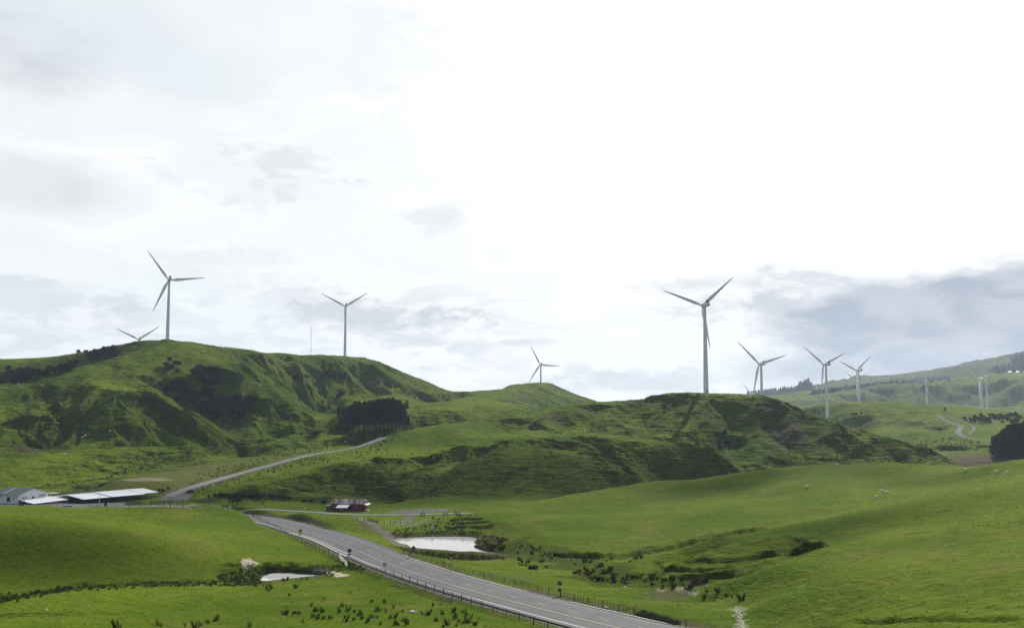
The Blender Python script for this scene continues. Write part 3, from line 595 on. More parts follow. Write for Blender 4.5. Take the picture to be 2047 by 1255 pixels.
# ---------------------------------------------------------------- object helpers
class MB:
    def __init__(s): s.v=[];s.f=[];s.sm=[];s.mi=[];s.cur=0
    def add(s,V,Fs,smooth=False):
        b=len(s.v); s.v+= [tuple(map(float,p)) for p in V]
        for f in Fs: s.f.append(tuple(b+i for i in f)); s.sm.append(smooth); s.mi.append(s.cur)
        return s
    def box(s,c,d,rz=0.,ch=0.):
        cx,cy,cz=c; hx,hy,hz=d[0]/2,d[1]/2,d[2]/2; V=[]
        for z in (-hz,hz):
            for x,y in ((-hx,-hy),(hx,-hy),(hx,hy),(-hx,hy)):
                V.append((cx+x*math.cos(rz)-y*math.sin(rz),cy+x*math.sin(rz)+y*math.cos(rz),cz+z))
        return s.add(V,[(3,2,1,0),(4,5,6,7),(0,1,5,4),(1,2,6,5),(2,3,7,6),(3,0,4,7)])
    def tube(s,P,R,n=8,cap=True,smooth=True):
        P=[Vector(p) for p in P]; R=[R]*len(P) if isinstance(R,(int,float)) else R; V=[];Fs=[]
        up=None
        for i,p in enumerate(P):
            t=(P[min(i+1,len(P)-1)]-P[max(i-1,0)]).normalized()
            a=t.orthogonal().normalized() if up is None else (up-t*up.dot(t)).normalized(); up=a; b=t.cross(a)
            for k in range(n):
                q=2*math.pi*k/n; V.append(p+a*math.cos(q)*R[i]+b*math.sin(q)*R[i])
        for i in range(len(P)-1):
            for k in range(n): Fs.append((i*n+k,i*n+(k+1)%n,(i+1)*n+(k+1)%n,(i+1)*n+k))
        s.add(V,Fs,smooth)
        if cap: s.add(V[:n],[tuple(range(n-1,-1,-1))]); s.add(V[-n:],[tuple(range(n))])
        return s
    def prism(s,poly,a,b):
        """poly of (u,w) points; a: function (u,w)->front point; b: offset vector"""
        n=len(poly); V=[Vector(a(*p)) for p in poly]; V+=[v+Vector(b) for v in V]
        return s.add(V,[tuple(range(n)),tuple(range(2*n-1,n-1,-1))]+[(i,i+n,(i+1)%n+n,(i+1)%n) for i in range(n)])
    def mesh(s,name,mats):
        me=bpy.data.meshes.new(name); me.from_pydata(s.v,[],s.f)
        me.polygons.foreach_set('use_smooth',s.sm); me.polygons.foreach_set('material_index',s.mi)
        for m in (mats if isinstance(mats,(list,tuple)) else [mats]): me.materials.append(m)
        me.update(); bm=bmesh.new(); bm.from_mesh(me); bmesh.ops.recalc_face_normals(bm,faces=bm.faces); bm.to_mesh(me); bm.free(); return me
    def build(s,name,mats,parent=None):
        o=bpy.data.objects.new(name,s.mesh(name,mats)); COL.objects.link(o)
        if parent: o.parent=parent
        return o
def tag(o,label,cat,group=None,kind=None):
    o['label']=label; o['category']=cat
    if group: o['group']=group
    if kind: o['kind']=kind
    return o
def thing(name,loc,rz,label,cat,group=None,sc=1.):
    o=bpy.data.objects.new(name,None); COL.objects.link(o); o.location=loc; o.rotation_euler=(0,0,rz); o.scale=(sc,)*3; o.empty_display_size=.5
    return tag(o,label,cat,group)
def dup(root,loc,rz=None,label=None,group=None,sc=None):
    r=root.copy(); COL.objects.link(r); r.location=loc
    if rz is not None: r.rotation_euler=(0,0,rz)
    if sc is not None: r.scale=(sc,)*3 if isinstance(sc,(int,float)) else sc
    if label: r['label']=label
    if group: r['group']=group
    for ch in list(root.children):
        c=ch.copy(); COL.objects.link(c); c.parent=r
        for g in ch.children: d=g.copy(); COL.objects.link(d); d.parent=c
    return r
def W(px,py,dz=0.):
    q=hit(px,py)
    if q is None: raise ValueError(('no ground at',px,py))
    return Vector((q[0],q[1],gz(q[0],q[1])+ZC+dz))
def strip(name,P,lo,hi,dz,m,kind='structure',step=None,n=1,z_from_ground=False):
    """ribbon between two offsets of a polyline"""
    V=[];Fs=[]; k=n+1
    offs=[lo+(hi-lo)*i/n for i in range(k)]; Q=[offset(P,o) for o in offs]
    for i in range(len(P)):
        for q in Q: V.append((q[i,0],q[i,1],q[i,2]+dz))
    for i in range(len(P)-1):
        for j in range(n): Fs.append((i*k+j,(i+1)*k+j,(i+1)*k+j+1,i*k+j+1))
    me=bpy.data.meshes.new(name); me.from_pydata(V,[],Fs); me.materials.append(m); me.update()
    if me.polygons[0].normal.z<0: me.flip_normals()
    o=bpy.data.objects.new(name,me); COL.objects.link(o)
    if kind: o['kind']=kind
    return o
# ---------------------------------------------------------------- materials
def asphalt():
    m,T,b=mat('asphalt'); tc=T.n('ShaderNodeTexCoord'); P=tc.outputs['Object']; uv=T.n('ShaderNodeAttribute'); uv.attribute_name='across'; a=uv.outputs['Fac']
    n=T.noise(P,.12,4,.6); n2=T.noise(P,3.,3,.7); w=T.m('ADD',a,T.m('MULTIPLY',T.m('SUBTRACT',T.noise(P,.08,3,.5),.5),.5))
    track=T.m('ABSOLUTE',T.m('SINE',T.m('MULTIPLY',w,1.75)))
    c=T.mix(T.mr(n,.35,.65),(.072,.079,.094),(.100,.107,.122)); c=T.mix(T.mr(track,.55,1.,0,.7),c,(.060,.065,.077)); c=T.mix(T.mr(n2,.35,.7,0,.35),c,(.075,.075,.08))
    c=T.mix(T.mr(T.noise(P,.35,4,.65),.60,.72,0,.4),c,(.050,.053,.06))
    T.l(c,b.inputs['Base Color']); b.inputs['Roughness'].default_value=.8; b.inputs['Specular IOR Level'].default_value=.10
    bp=T.n('ShaderNodeBump'); bp.inputs['Distance'].default_value=.02; T.l(n2,bp.inputs['Height']); T.l(bp.outputs[0],b.inputs['Normal']); return m
M_ASPH=asphalt()
M_YEL=simple('yellow_line_paint',(.24,.205,.075),.7,.22,2.); M_WHT=simple('white_line_paint',(.60,.60,.60),.7,.2,2.); M_DASH=simple('worn_white_paint',(.27,.27,.27),.7,.3,2.)
M_CONC=simple('pale_concrete',(.52,.52,.47),.8,.2,1.5); M_GRAV=simple('gravel',(.13,.13,.135),.95,.25,1.2,0,.03); M_GRAV2=simple('track_gravel',(.19,.19,.195),.95,.22,1.5,0,.05)
M_TURB=simple('white_turbine_paint',(.86,.84,.93),.45,.03,.3,0,.4); M_BLADE=simple('grey_white_blade',(.76,.74,.82),.5,.03,.3); M_DARK=simple('dark_metal',(.03,.03,.035),.6); M_HATCH=simple('grey_panel',(.25,.26,.28),.6)
M_WALL=simple('white_weatherboard',(.82,.84,.88),.7,.06,.8,stretch=(1,1,7)); M_GREEN=simple('green_iron_roof',(.055,.085,.080),.5,.15,2.,stretch=(6,.3,.3)); M_ROOF=simple('pale_zinc_roof',(.62,.64,.70),.45,.08,1.,.0,.5); M_SKYL=simple('skylight_sheet',(.42,.46,.45),.4)
M_DKGLASS=simple('dark_window',(.018,.018,.03),.25,0,1,0,.5); M_TRIM=simple('white_trim',(.70,.70,.70),.6); M_SHADOWY=simple('dark_timber',(.045,.042,.045),.8,.2,2.)
M_WOOD=simple('weathered_timber',(.10,.085,.065),.9,.3,6.); M_POSTG=simple('grey_green_timber',(.16,.155,.12),.9,.3,6.); M_BATT=simple('brown_batten',(.115,.085,.06),.9,.3,6.); M_WIRE=simple('fence_wire',(.20,.20,.20),.5,0,1,.6)
M_RED=simple('faded_red_boards',(.17,.014,.022),.75,.35,1.4,stretch=(5,5,.35)); M_GREYB=simple('bare_grey_boards',(.09,.085,.09),.85,.35,2.,stretch=(5,5,.4))
M_STEEL=simple('galvanised_steel',(.42,.43,.44),.45,.05,1.,.3); M_SIGNB=simple('sign_back',(.022,.025,.033),.6,.1); M_SIGNK=simple('sign_black',(.012,.012,.016),.5,.05); M_SIGNY=simple('sign_yellow',(.62,.36,.03),.5,.05); M_SIGNR=simple('sign_red',(.45,.03,.03),.5); M_SIGNW=simple('sign_white',(.78,.74,.76),.5)
M_TRUNK=simple('bark',(.045,.036,.030),.9,.3,3.); M_FLEECE=simple('fleece',(.88,.85,.78),.95,.15,9.); M_FACE=simple('sheep_face',(.5,.45,.38),.9)
M_STONE=simple('white_stone',(.55,.53,.50),.9,.3,3.)
def leaf(name,c1,c2,tr=.15):
    m,T,b=mat(name); oi=T.n('ShaderNodeObjectInfo'); g=T.n('ShaderNodeNewGeometry'); tc=T.n('ShaderNodeTexCoord')
    n=T.noise(tc.outputs['Object'],.9,3,.6); k=T.m('ADD',T.m('MULTIPLY',n,.7),T.m('MULTIPLY',oi.outputs['Random'],.35))
    c=T.mix(T.mr(k,.3,.75),c1,c2); T.l(c,b.inputs['Base Color']); b.inputs['Roughness'].default_value=.8; b.inputs['Specular IOR Level'].default_value=.15
    t=T.n('ShaderNodeBsdfTranslucent'); T.l(c,t.inputs[0]); mx=T.n('ShaderNodeMixShader'); mx.inputs[0].default_value=tr
    T.l(b.outputs[0],mx.inputs[1]); T.l(t.outputs[0],mx.inputs[2]); o=[x for x in T.nt.nodes if x.type=='OUTPUT_MATERIAL'][0]; T.l(mx.outputs[0],o.inputs[0]); return m
M_PINE=leaf('pine_needles',(.015,.025,.015),(.040,.054,.022)); M_BUSH=leaf('bush_leaves',(.018,.026,.017),(.050,.058,.032)); M_BRN=leaf('brown_bush_leaves',(.034,.030,.022),(.062,.056,.034)); M_RUSH=leaf('rush_stems',(.030,.046,.009),(.080,.092,.022),.25); M_RUSHB=leaf('brown_rush_stems',(.032,.030,.014),(.080,.066,.030)); M_BRACK=leaf('bracken_tufts',(.028,.034,.012),(.085,.075,.030)); M_WILL=leaf('spring_leaves',(.10,.13,.03),(.16,.18,.06),.3)
M_FARP=leaf('far_forest',(.014,.020,.018),(.026,.034,.026),.05)
def water(name,tint,ro):
    m,T,b=mat(name); tc=T.n('ShaderNodeTexCoord'); P=T.scl(tc.outputs['Object'],1,.6,1); n=T.noise(P,1.6,4,.65); n2=T.noise(P,.25,3,.5)
    c=T.mix(n2,tint,tuple(x*.8 for x in tint)); T.l(c,b.inputs['Base Color']); b.inputs['Roughness'].default_value=ro; b.inputs['IOR'].default_value=1.33; b.inputs['Specular IOR Level'].default_value=.5
    bp=T.n('ShaderNodeBump'); bp.inputs['Distance'].default_value=.02; bp.inputs['Strength'].default_value=.5; T.l(n,bp.inputs['Height']); T.l(bp.outputs[0],b.inputs['Normal']); return m
M_WATER=water('sky_white_pond_water',(.42,.43,.43),.07); M_WATER1=water('sky_white_small_pond_water',(.60,.61,.61),.07)  # white sky reflection painted into the base colour, stronger on the small pond
# ---------------------------------------------------------------- water, road, tracks
def sheet(name,Q,z,m):
    P=np.array(Q)[:,:2]; c=P.mean(0); P=c+(P-c)*1.02
    me=bpy.data.meshes.new(name); me.from_pydata([(x,y,z) for x,y in P],[],[tuple(range(len(P)))]); me.materials.append(m); me.update()
    if me.polygons[0].normal.z<0: me.flip_normals()
    bm=bmesh.new(); bm.from_mesh(me); bmesh.ops.triangulate(bm,faces=bm.faces); bm.to_mesh(me); bm.free()
    o=bpy.data.objects.new(name,me); COL.objects.link(o); o['kind']='structure'; return o
sheet('small_pond_water',W1,ZC-42.7,M_WATER1); sheet('large_pond_water',W2,ZC-46.,M_WATER); sheet('marsh_water',W3,ZC-48.2,M_WATER); sheet('marsh_pool_water',W4,ZC-48.2,M_WATER)
RD=ROAD.copy(); RD[:,2]+=ZC
rd=strip('road',RD,SEAL[0],SEAL[1],0,M_ASPH,n=14)
a=rd.data.attributes.new('across','FLOAT','POINT'); a.data.foreach_set('value',np.tile(np.linspace(SEAL[0],SEAL[1],15),len(RD)).astype(np.float32))
def lines():
    rp=RD; d=np.concatenate([[0],np.cumsum(np.linalg.norm(np.diff(rp[:,:2],axis=0),axis=1))])
    strip('yellow_road_line',rp,-.11,.11,.012,M_YEL); strip('white_road_edge_line',rp,-4.35,-4.15,.012,M_WHT); strip('pale_road_edge_line',rp,6.5,6.62,.012,M_DASH)
    mb=MB(); s=6.
    while s<d[-1]-4:
        P=np.stack([np.interp([s,s+1.5,s+3],d,rp[:,k]) for k in range(3)],1); A=offset(P,2.72);B=offset(P,2.86)
        mb.add([(*A[i,:2],A[i,2]+.012) for i in range(3)]+[(*B[i,:2],B[i,2]+.012) for i in range(3)],[(0,1,4,3),(1,2,5,4)]); s+=10
    o=mb.build('dashed_road_lane_line',M_DASH); o['kind']='structure'
    s=10.; mb=MB()
    while s<d[-1]-4:   # raised reflective studs on the yellow line
        p=[np.interp(s,d,rp[:,k]) for k in range(3)]; mb.box((p[0],p[1],p[2]+.03),(.14,.14,.035)); s+=20
    o=mb.build('road_studs',M_TRIM); o['kind']='structure'
    def part(px0,px1): 
        px=CX+F*rp[:,0]/rp[:,1]; return rp[(px>px0)&(px<px1)]
    # concrete dish channels along the shoulders
    for i,(x0,x1,o0,nm) in enumerate(((618,742,-5.9,'near_side_kerb'),(838,985,7.7,'far_side_kerb'),(1060,1262,7.7,'far_side_lower_kerb'),(745,838,8.0,'far_side_upper_kerb'))):
        P=part(x0,x1)
        if len(P)<3: continue
        wd=.34 if o0<0 else .22
        mb=MB(); A=offset(P,o0);B=offset(P,o0+wd); n=len(P)
        V=[(*q[:2],q[2]+.11) for q in A]+[(*q[:2],q[2]+.11) for q in B]+[(*q[:2],q[2]-.15) for q in A]+[(*q[:2],q[2]-.15) for q in B]; Fs=[]
        for k in range(n-1): Fs+=[(k,k+1,n+k+1,n+k),(k,2*n+k,2*n+k+1,k+1),(n+k,n+k+1,3*n+k+1,3*n+k)]
        Fs+=[(0,n,3*n,2*n),(n-1,3*n-1,4*n-1,2*n-1)]
        mb.add(V,Fs); o=mb.build(nm,M_CONC); o['kind']='structure'
lines()
for P,w,nm,m in ((TR2,2.9,'gravel_road',M_GRAV2),(TR3,1.6,'farm_track',M_GRAV2),(FR,2.7,'far_road',M_GRAV),(FT,1.3,'far_track',M_GRAV)):
    Q=P.copy(); Q[:,2]=Q[:,2]+ZC+.04; strip(nm,Q,-w,w,0,m)
# ---------------------------------------------------------------- wind turbines
def blade_mesh():
    # spanwise stations: r, chord, thickness, twist(deg), sweep of leading edge
    st=[(1.2,1.6,1.6,8),(2.6,1.7,1.5,10),(4.5,2.3,1.1,14),(7,3.05,.75,12),(9.5,3.0,.58,9),(14,2.5,.42,6),(20,1.95,.3,3),(27,1.35,.2,1),(32,.9,.13,0),(35,.5,.08,-1),(36,.12,.04,-1)]
    mb=MB(); V=[];Fs=[]; n=12
    for r,c,t,tw in st:
        a=math.radians(tw)
        for k in range(n):
            q=2*math.pi*k/n; x=math.cos(q)*c/2-c*(.5-.32 if r>4 else 0)*-1*.4; y=math.sin(q)*t/2*(1 if r<4 else (.6+.4*math.cos(q)))
            V.append((x*math.cos(a)-y*math.sin(a),x*math.sin(a)+y*math.cos(a),r))
    for i in range(len(st)-1):
        for k in range(n): Fs.append((i*n+k,i*n+(k+1)%n,(i+1)*n+(k+1)%n,(i+1)*n+k))
    Fs.append(tuple(range((len(st)-1)*n,len(st)*n))); mb.add(V,Fs,True); return mb.mesh('blade',M_BLADE)
def make_turbine(loc,label,group):
    t=thing('wind_turbine',loc,0,label,'wind turbine',group)
    mb=MB(); zs=[-12,0,.3,23,46,68.6]; rs=[2.15,2.12,2.08,1.78,1.45,1.15]; mb.tube([(0,0,z) for z in zs],rs,28)
    tw=mb.build('tower',M_TURB,t)
    mb=MB(); mb.box((0,-2.1,1.6),(.9,.12,2.1)); mb.box((0,-2.5,.25),(1.3,1.,.5)); mb.build('door',M_HATCH,tw)
    for z in (22.9,45.9): MB().tube([(0,0,z-.1),(0,0,z+.1)],[1.81 if z<30 else 1.49]*2,28).build('flange_band',M_TURB,tw)
    # nacelle: rounded body, deeper in the middle, tapering to the tail (local +y points at the rotor)
    mb=MB(); V=[];Fs=[]; n=16
    for y,w,h0,h1 in ((2.6,1.2,69.2,71.3),(2.3,1.45,68.9,71.6),(0.5,1.65,68.5,71.85),(-3.5,1.65,68.5,71.9),(-6.2,1.5,68.9,71.8),(-7.4,1.25,69.6,71.6),(-7.7,.8,70,71.3)):
        for k in range(n):
            q=2*math.pi*k/n; c,s=math.cos(q),math.sin(q); e=.45
            V.append((w*math.copysign(abs(c)**e,c),y,(h0+h1)/2+(h1-h0)/2*math.copysign(abs(s)**e,s)))
    for i in range(6):
        for k in range(n): Fs.append((i*n+k,i*n+(k+1)%n,(i+1)*n+(k+1)%n,(i+1)*n+k))
    Fs+=[tuple(range(n)),tuple(range(6*n,7*n))]; mb.add(V,Fs,True); na=mb.build('nacelle',M_TURB,t)
    mb=MB(); mb.box((0,-5.2,72.5),(1.9,1.3,1.3)); mb.box((0,-5.2,73.25),(2.1,1.5,.12)); mb.build('cooler',M_DARK,na)
    MB().tube([(.6,-6.6,71.7),(.6,-6.6,73.)],.05,6).build('wind_vane',M_HATCH,na)
    hub=bpy.data.objects.new('rotor_hub',None); 
    mb=MB(); mb.tube([(0,-1.5,0),(0,-.9,0),(0,.4,0),(0,1.2,0),(0,1.7,0),(0,1.95,0)],[1.15,1.35,1.35,1.1,.6,.05],20); hb=mb.build('rotor_hub',M_TURB,t); hb.location=(0,4.0,70.2)
    bm_=blade_mesh()
    for k in range(3):
        b=bpy.data.objects.new('blade',bm_); COL.objects.link(b); b.parent=hb; b.rotation_euler=(0,math.radians(120*k),0)
    bpy.data.objects.remove(hub); return t
# hub px, tower px, range, yaw left of straight away, phase, label
TURB=[(1404.9,609.8,1408.5,805,27,48.5,'nearest and largest wind turbine, on the flat topped hill with its shadow down the slope'),
 (337.6,558.8,338.5,1060,8,83.6,'tall wind turbine on the left hill summit with one blade lying level to the right'),
 (278.2,678,278.2,1520,14,55,'wind turbine with only hub and two raised blades showing over the left hill shoulder'),
 (689.7,611.8,691,1345,10,57,'white wind turbine on the long ridge left of centre, beside the thin guyed mast'),
 (1079,728.8,1081,1650,16,93,'small wind turbine behind the pointed central hilltop with one blade level'),
 (1516.1,727.3,1521.5,1130,33,73,'white wind turbine just right of the large one, its base hidden by the hill brow'),
 (1648.2,728.4,1651,1260,43,66,'white wind turbine whose foot stands at the right flank of the flat topped hill'),
 (1713.5,740.4,1716,1565,47,52,'wind turbine with scrub at its foot and another turbine hidden behind its tower'),
 (1711,762.5,1716.5,2050,52,60,'mostly hidden wind turbine directly behind the tower of a nearer one'),
 (1849.3,760.7,1851,2420,42,40,'farthest clear wind turbine standing alone above the start of the winding road'),
 (1958.3,757.5,1961,1810,50,57,'front wind turbine of the far right pair, with dark bushes at its foot'),
 (1967.2,753.3,1971.3,2095,50,27,'rear wind turbine of the far right pair, partly overlapped by its neighbour'),
 (1499.5,787,1503,2650,45,77,'distant wind turbine of which one blade tip pokes above the hill brow')]
tproto=None
for hx,hy,tx,r,yaw,ph,lab in TURB:
    a,t_=azte(tx,hy); _,th=azte(hx,hy); a=float(a); z=float(th)*r+ZC-70.2; loc=(r*math.sin(a),r*math.cos(a),z)
    if tproto is None: tproto=t=make_turbine(loc,lab,'wind turbines along the hills')
    else: t=dup(tproto,loc,0,lab)
    t.rotation_euler=(0,0,-a+math.radians(yaw)); 
    for c in t.children:
        if c.name.startswith('rotor_hub'): c.rotation_euler=(math.radians(4),math.radians(ph),0)
# ---------------------------------------------------------------- masts and poles far off
def far_place(px,py,r):
    a,t=azte(px,py); a=float(a); return Vector((r*math.sin(a),r*math.cos(a),float(t)*r+ZC))
p=far_place(621.5,712,1700); t=thing('radio_mast',p,0,'thin guyed lattice mast on the skyline left of the ridge turbine','mast')
mb=MB()
for k in range(3):
    q=2*math.pi*k/3; mb.tube([(.9*math.cos(q),.9*math.sin(q),-10),(.9*math.cos(q),.9*math.sin(q),50)],.08,5)
for i in range(60):
    z=-10+i
    for k in range(3):
        q=2*math.pi*k/3;q2=2*math.pi*(k+1)/3; mb.tube([(.9*math.cos(q),.9*math.sin(q),z),(.9*math.cos(q2),.9*math.sin(q2),z+1)],.035,3)
mb.build('lattice_shaft',M_STEEL,t)
for k in range(3):
    q=2*math.pi*k/3+.4; MB().tube([(0,0,46),(28*math.cos(q),28*math.sin(q),-8)],.05,3).build('guy_wire',M_STEEL,t)
p=far_place(1757.3,768,3150); t=thing('power_pole',p,0,'tiny pale pole with crossarm on the far sunlit ridge','pole'); MB().tube([(0,0,-3),(0,0,9)],[.4,.3],6).build('pole',M_STEEL,t); MB().box((0,0,7.5),(4,.4,.4)).build('crossarm',M_STEEL,t)
def far_house(px,py,r,w,h,rz,label,wall=M_SHADOWY,roof=M_HATCH):
    p=far_place(px,py,r); t=thing('farmhouse',p,rz,label,'house')
    MB().prism([(-w/2,-2),(w/2,-2),(w/2,h*.6),(0,h),(-w/2,h*.6)],lambda u,v:(u,-w*.4,v),(0,w*.8,0)).build('wall',wall,t)
    mb=MB()
    for s in (-1,1): mb.add([(0,-w*.5,h+.25),(s*w*.6,-w*.5,h*.52+.25),(s*w*.6,w*.5,h*.52+.25),(0,w*.5,h+.25),(0,-w*.5,h),(s*w*.6,-w*.5,h*.52),(s*w*.6,w*.5,h*.52),(0,w*.5,h)],[(0,1,2,3),(7,6,5,4),(0,4,5,1),(1,5,6,2),(2,6,7,3),(3,7,4,0)])
    mb.build('roof',roof,t)
far_house(1620,791,2900,10,9,.6,'small white roofed farm building beside the far pine block')
far_house(2036,745.5,3450,16,5,.2,'long pale roofed building on the far right hillside below the dark wood',M_HATCH)
far_house(2020,745.8,3460,11,6,.4,'small pale shed left of the long building on the far right hillside',M_WALL)
# ---------------------------------------------------------------- woolshed
def roofslab(mb,A,B,C,D,t=.12):
    """four corners (Vectors) of a roof sheet, with thickness"""
    A,B,C,D=[Vector(v) for v in (A,B,C,D)]; n=(B-A).cross(D-A).normalized(); n=n if n.z>0 else -n; d=n*t
    return mb.add([A,B,C,D,A-d,B-d,C-d,D-d],[(0,1,2,3),(7,6,5,4),(0,4,5,1),(1,5,6,2),(2,6,7,3),(3,7,4,0)])
def pin(px,r): 
    a,_=azte(px,YH); a=float(a); return Vector((r*math.sin(a),r*math.cos(a),0))
def woolshed():
    # corner between the long side and the gable nearest the viewer
    base=ZC-46.6; c=pin(44.5,490); a,_=azte(44.5,YH); a=float(a)
    t=thing('shearing_shed',(c.x,c.y,base),-a,'white gabled shearing shed with green roof and pale skylight, left of the covered yards','shed')
    al=math.radians(36)  # gable normal turned right of the viewer
    g=Vector((math.cos(al),math.sin(al),0)); l=Vector((-math.sin(al),math.cos(al),0)) # along gable (to right, away), along length (to left, away)
    Wd,Ln,ez,rz=15.,17.5,4.9,7.4
    P=lambda u,v,z: g*u+l*v+Vector((0,0,z))
    mb=MB(); pts=[(0,1.2),(Wd,1.2),(Wd,ez),(Wd/2,rz),(0,ez)]; mb.prism(pts,lambda u,w:P(u,0,w),l*Ln); mb.build('wall',M_WALL,t)
    rf=MB(); o=.5; roofslab(rf,P(-o,-o*.6,ez-.1),P(Wd/2,-o*.6,rz+.12),P(Wd/2,Ln+o,rz+.12),P(-o,Ln+o,ez-.1)); roofslab(rf,P(Wd+o,-o*.6,ez-.1),P(Wd/2,-o*.6,rz+.12),P(Wd/2,Ln+o,rz+.12),P(Wd+o,Ln+o,ez-.1)); r_=rf.build('roof',M_GREEN,t)
    def on_roof(f,v): return P(-o+(Wd/2+o)*f,v,ez-.1+(rz+.22-ez)*f+.14)
    sk=MB(); roofslab(sk,on_roof(.12,10.3),on_roof(.85,10.3),on_roof(.85,11.3),on_roof(.12,11.3),.05); sk.build('skylight',M_SKYL,r_)
    bt=MB()
    for s_,e_ in ((0,1),(1,0)): 
        A=P(Wd/2,-.05-o*.6,rz+.1); B=P(-o if s_ else Wd+o,-.05-o*.6,ez-.12); roofslab(bt,A,B,B-Vector((0,0,.28)),A-Vector((0,0,.28)),.1)
    bt.build('barge_board',M_TRIM,t)
    def win(u0,u1,z0,z1,face='g',v=0.,name='window',m=M_DKGLASS):
        q=(lambda u,z,d:P(u,-d,z)) if face=='g' else (lambda u,z,d:P(-d,u,z))
        mb=MB(); n=q(0,0,.03)-q(0,0,0); mb.add([q(u0,z0,.03),q(u1,z0,.03),q(u1,z1,.03),q(u0,z1,.03),q(u0,z0,0),q(u1,z0,0),q(u1,z1,0),q(u0,z1,0)],[(0,1,2,3),(0,1,5,4),(1,2,6,5),(2,3,7,6),(3,0,4,7)]); w=mb.build(name,m,t)
        fr=MB(); e=.12
        for (a0,a1,b0,b1) in ((u0-e,u1+e,z0-e,z0),(u0-e,u1+e,z1,z1+e),(u0-e,u0,z0,z1),(u1,u1+e,z0,z1)):
            fr.add([q(a0,b0,.07),q(a1,b0,.07),q(a1,b1,.07),q(a0,b1,.07),q(a0,b0,0),q(a1,b0,0),q(a1,b1,0),q(a0,b1,0)],[(0,1,2,3),(0,1,5,4),(1,2,6,5),(2,3,7,6),(3,0,4,7)])
        fr.build('frame',M_TRIM,w)
    win(2.0,2.9,3.4,4.1,m=M_HATCH); win(3.3,4.2,3.4,4.1,m=M_HATCH); win(6.9,7.9,3.0,3.9,name='hatch'); win(10.4,11.2,3.7,4.4,m=M_HATCH); win(11.6,13.6,3.8,4.45,m=M_HATCH)
    win(2.6,3.4,3.0,4.0,'l'); win(5.2,7.6,2.0,4.0,'l',name='door'); win(11.,11.7,3.3,4.3,'l')
    mb=MB()
    for v in (3,6,9.5,13,17.2): mb.tube([P(.3,v,-.6),P(.3,v,1.25)],.16,6); mb.tube([P(Wd*.5,v,-.6),P(Wd*.5,v,1.25)],.16,6)
    mb.build('pile',M_SHADOWY,t)
    mb=MB(); mb.add([P(-.02,9.5,1.25),P(-.02,12.5,1.25),P(-.02,11.6,-.4),P(-.02,10.1,-.4),P(.1,9.5,1.25),P(.1,12.5,1.25),P(.1,11.6,-.4),P(.1,10.1,-.4)],[(0,1,2,3),(7,6,5,4),(0,4,5,1),(2,6,7,3),(0,3,7,4),(1,2,6,5)]); mb.build('chute_panel',M_WALL,t)
    mb=MB(); roofslab(mb,P(-3.4,2.5,1.3),P(-.1,2.5,1.3),P(-.1,8.5,1.3),P(-3.4,8.5,1.3),.2)
    for v in (2.6,5.5,8.4): mb.tube([P(-3.3,v,-.5),P(-3.3,v,1.2)],.1,6); mb.tube([P(-3.3,v,1.3),P(-3.3,v,2.3)],.07,6)
    mb.build('loading_deck',M_HATCH,t)
    # lean-to across the gable foot
    mb=MB(); A=P(.3,-.05,2.9);B=P(Wd+1.5,-.05,3.3);C=P(Wd+5.2,-7.2,1.75);D=P(2.6,-7.2,1.45); roofslab(mb,A,B,C,D,.16); mb.build('lean_to_roof',M_ROOF,t)
    for u,v in ((2.8,-7),(6.,-7),(9.5,-7),(13,-7),(16.5,-7),(19.8,-7.),(18.,-3.5)): MB().tube([P(u,v,-.6),P(u,v,1.5)],.11,6).build('post',M_HATCH,t)
    mb=MB(); mb.add([P(.4,-.3,-.5),P(Wd,-.3,-.5),P(Wd,-.3,2.9),P(.4,-.3,2.7),P(.4,-.1,-.5),P(Wd,-.1,-.5),P(Wd,-.1,2.9),P(.4,-.1,2.7)],[(0,1,2,3),(7,6,5,4),(3,2,6,7),(0,3,7,4),(1,2,6,5)]); mb.build('underfloor_wall',M_SHADOWY,t)
    mb=MB(); roofslab(mb,P(Wd+.1,.5,4.6),P(Wd+7,.5,4.3),P(Wd+7,4.5,4.3),P(Wd+.1,4.5,4.6),.15); 
    mb.build('landing_roof',M_ROOF,t)
    for u in (Wd+3.2,Wd+6.7): MB().tube([P(u,.7,-.4),P(u,.7,4.3)],.12,6).build('post',M_SHADOWY,t)
    mb=MB(); roofslab(mb,P(Wd+.1,.3,2.7),P(Wd+14,1.5,2.3),P(Wd+14,5,2.3),P(Wd+.1,4,2.7),.2); mb.build('covered_ramp',M_ROOF,t)
woolshed()
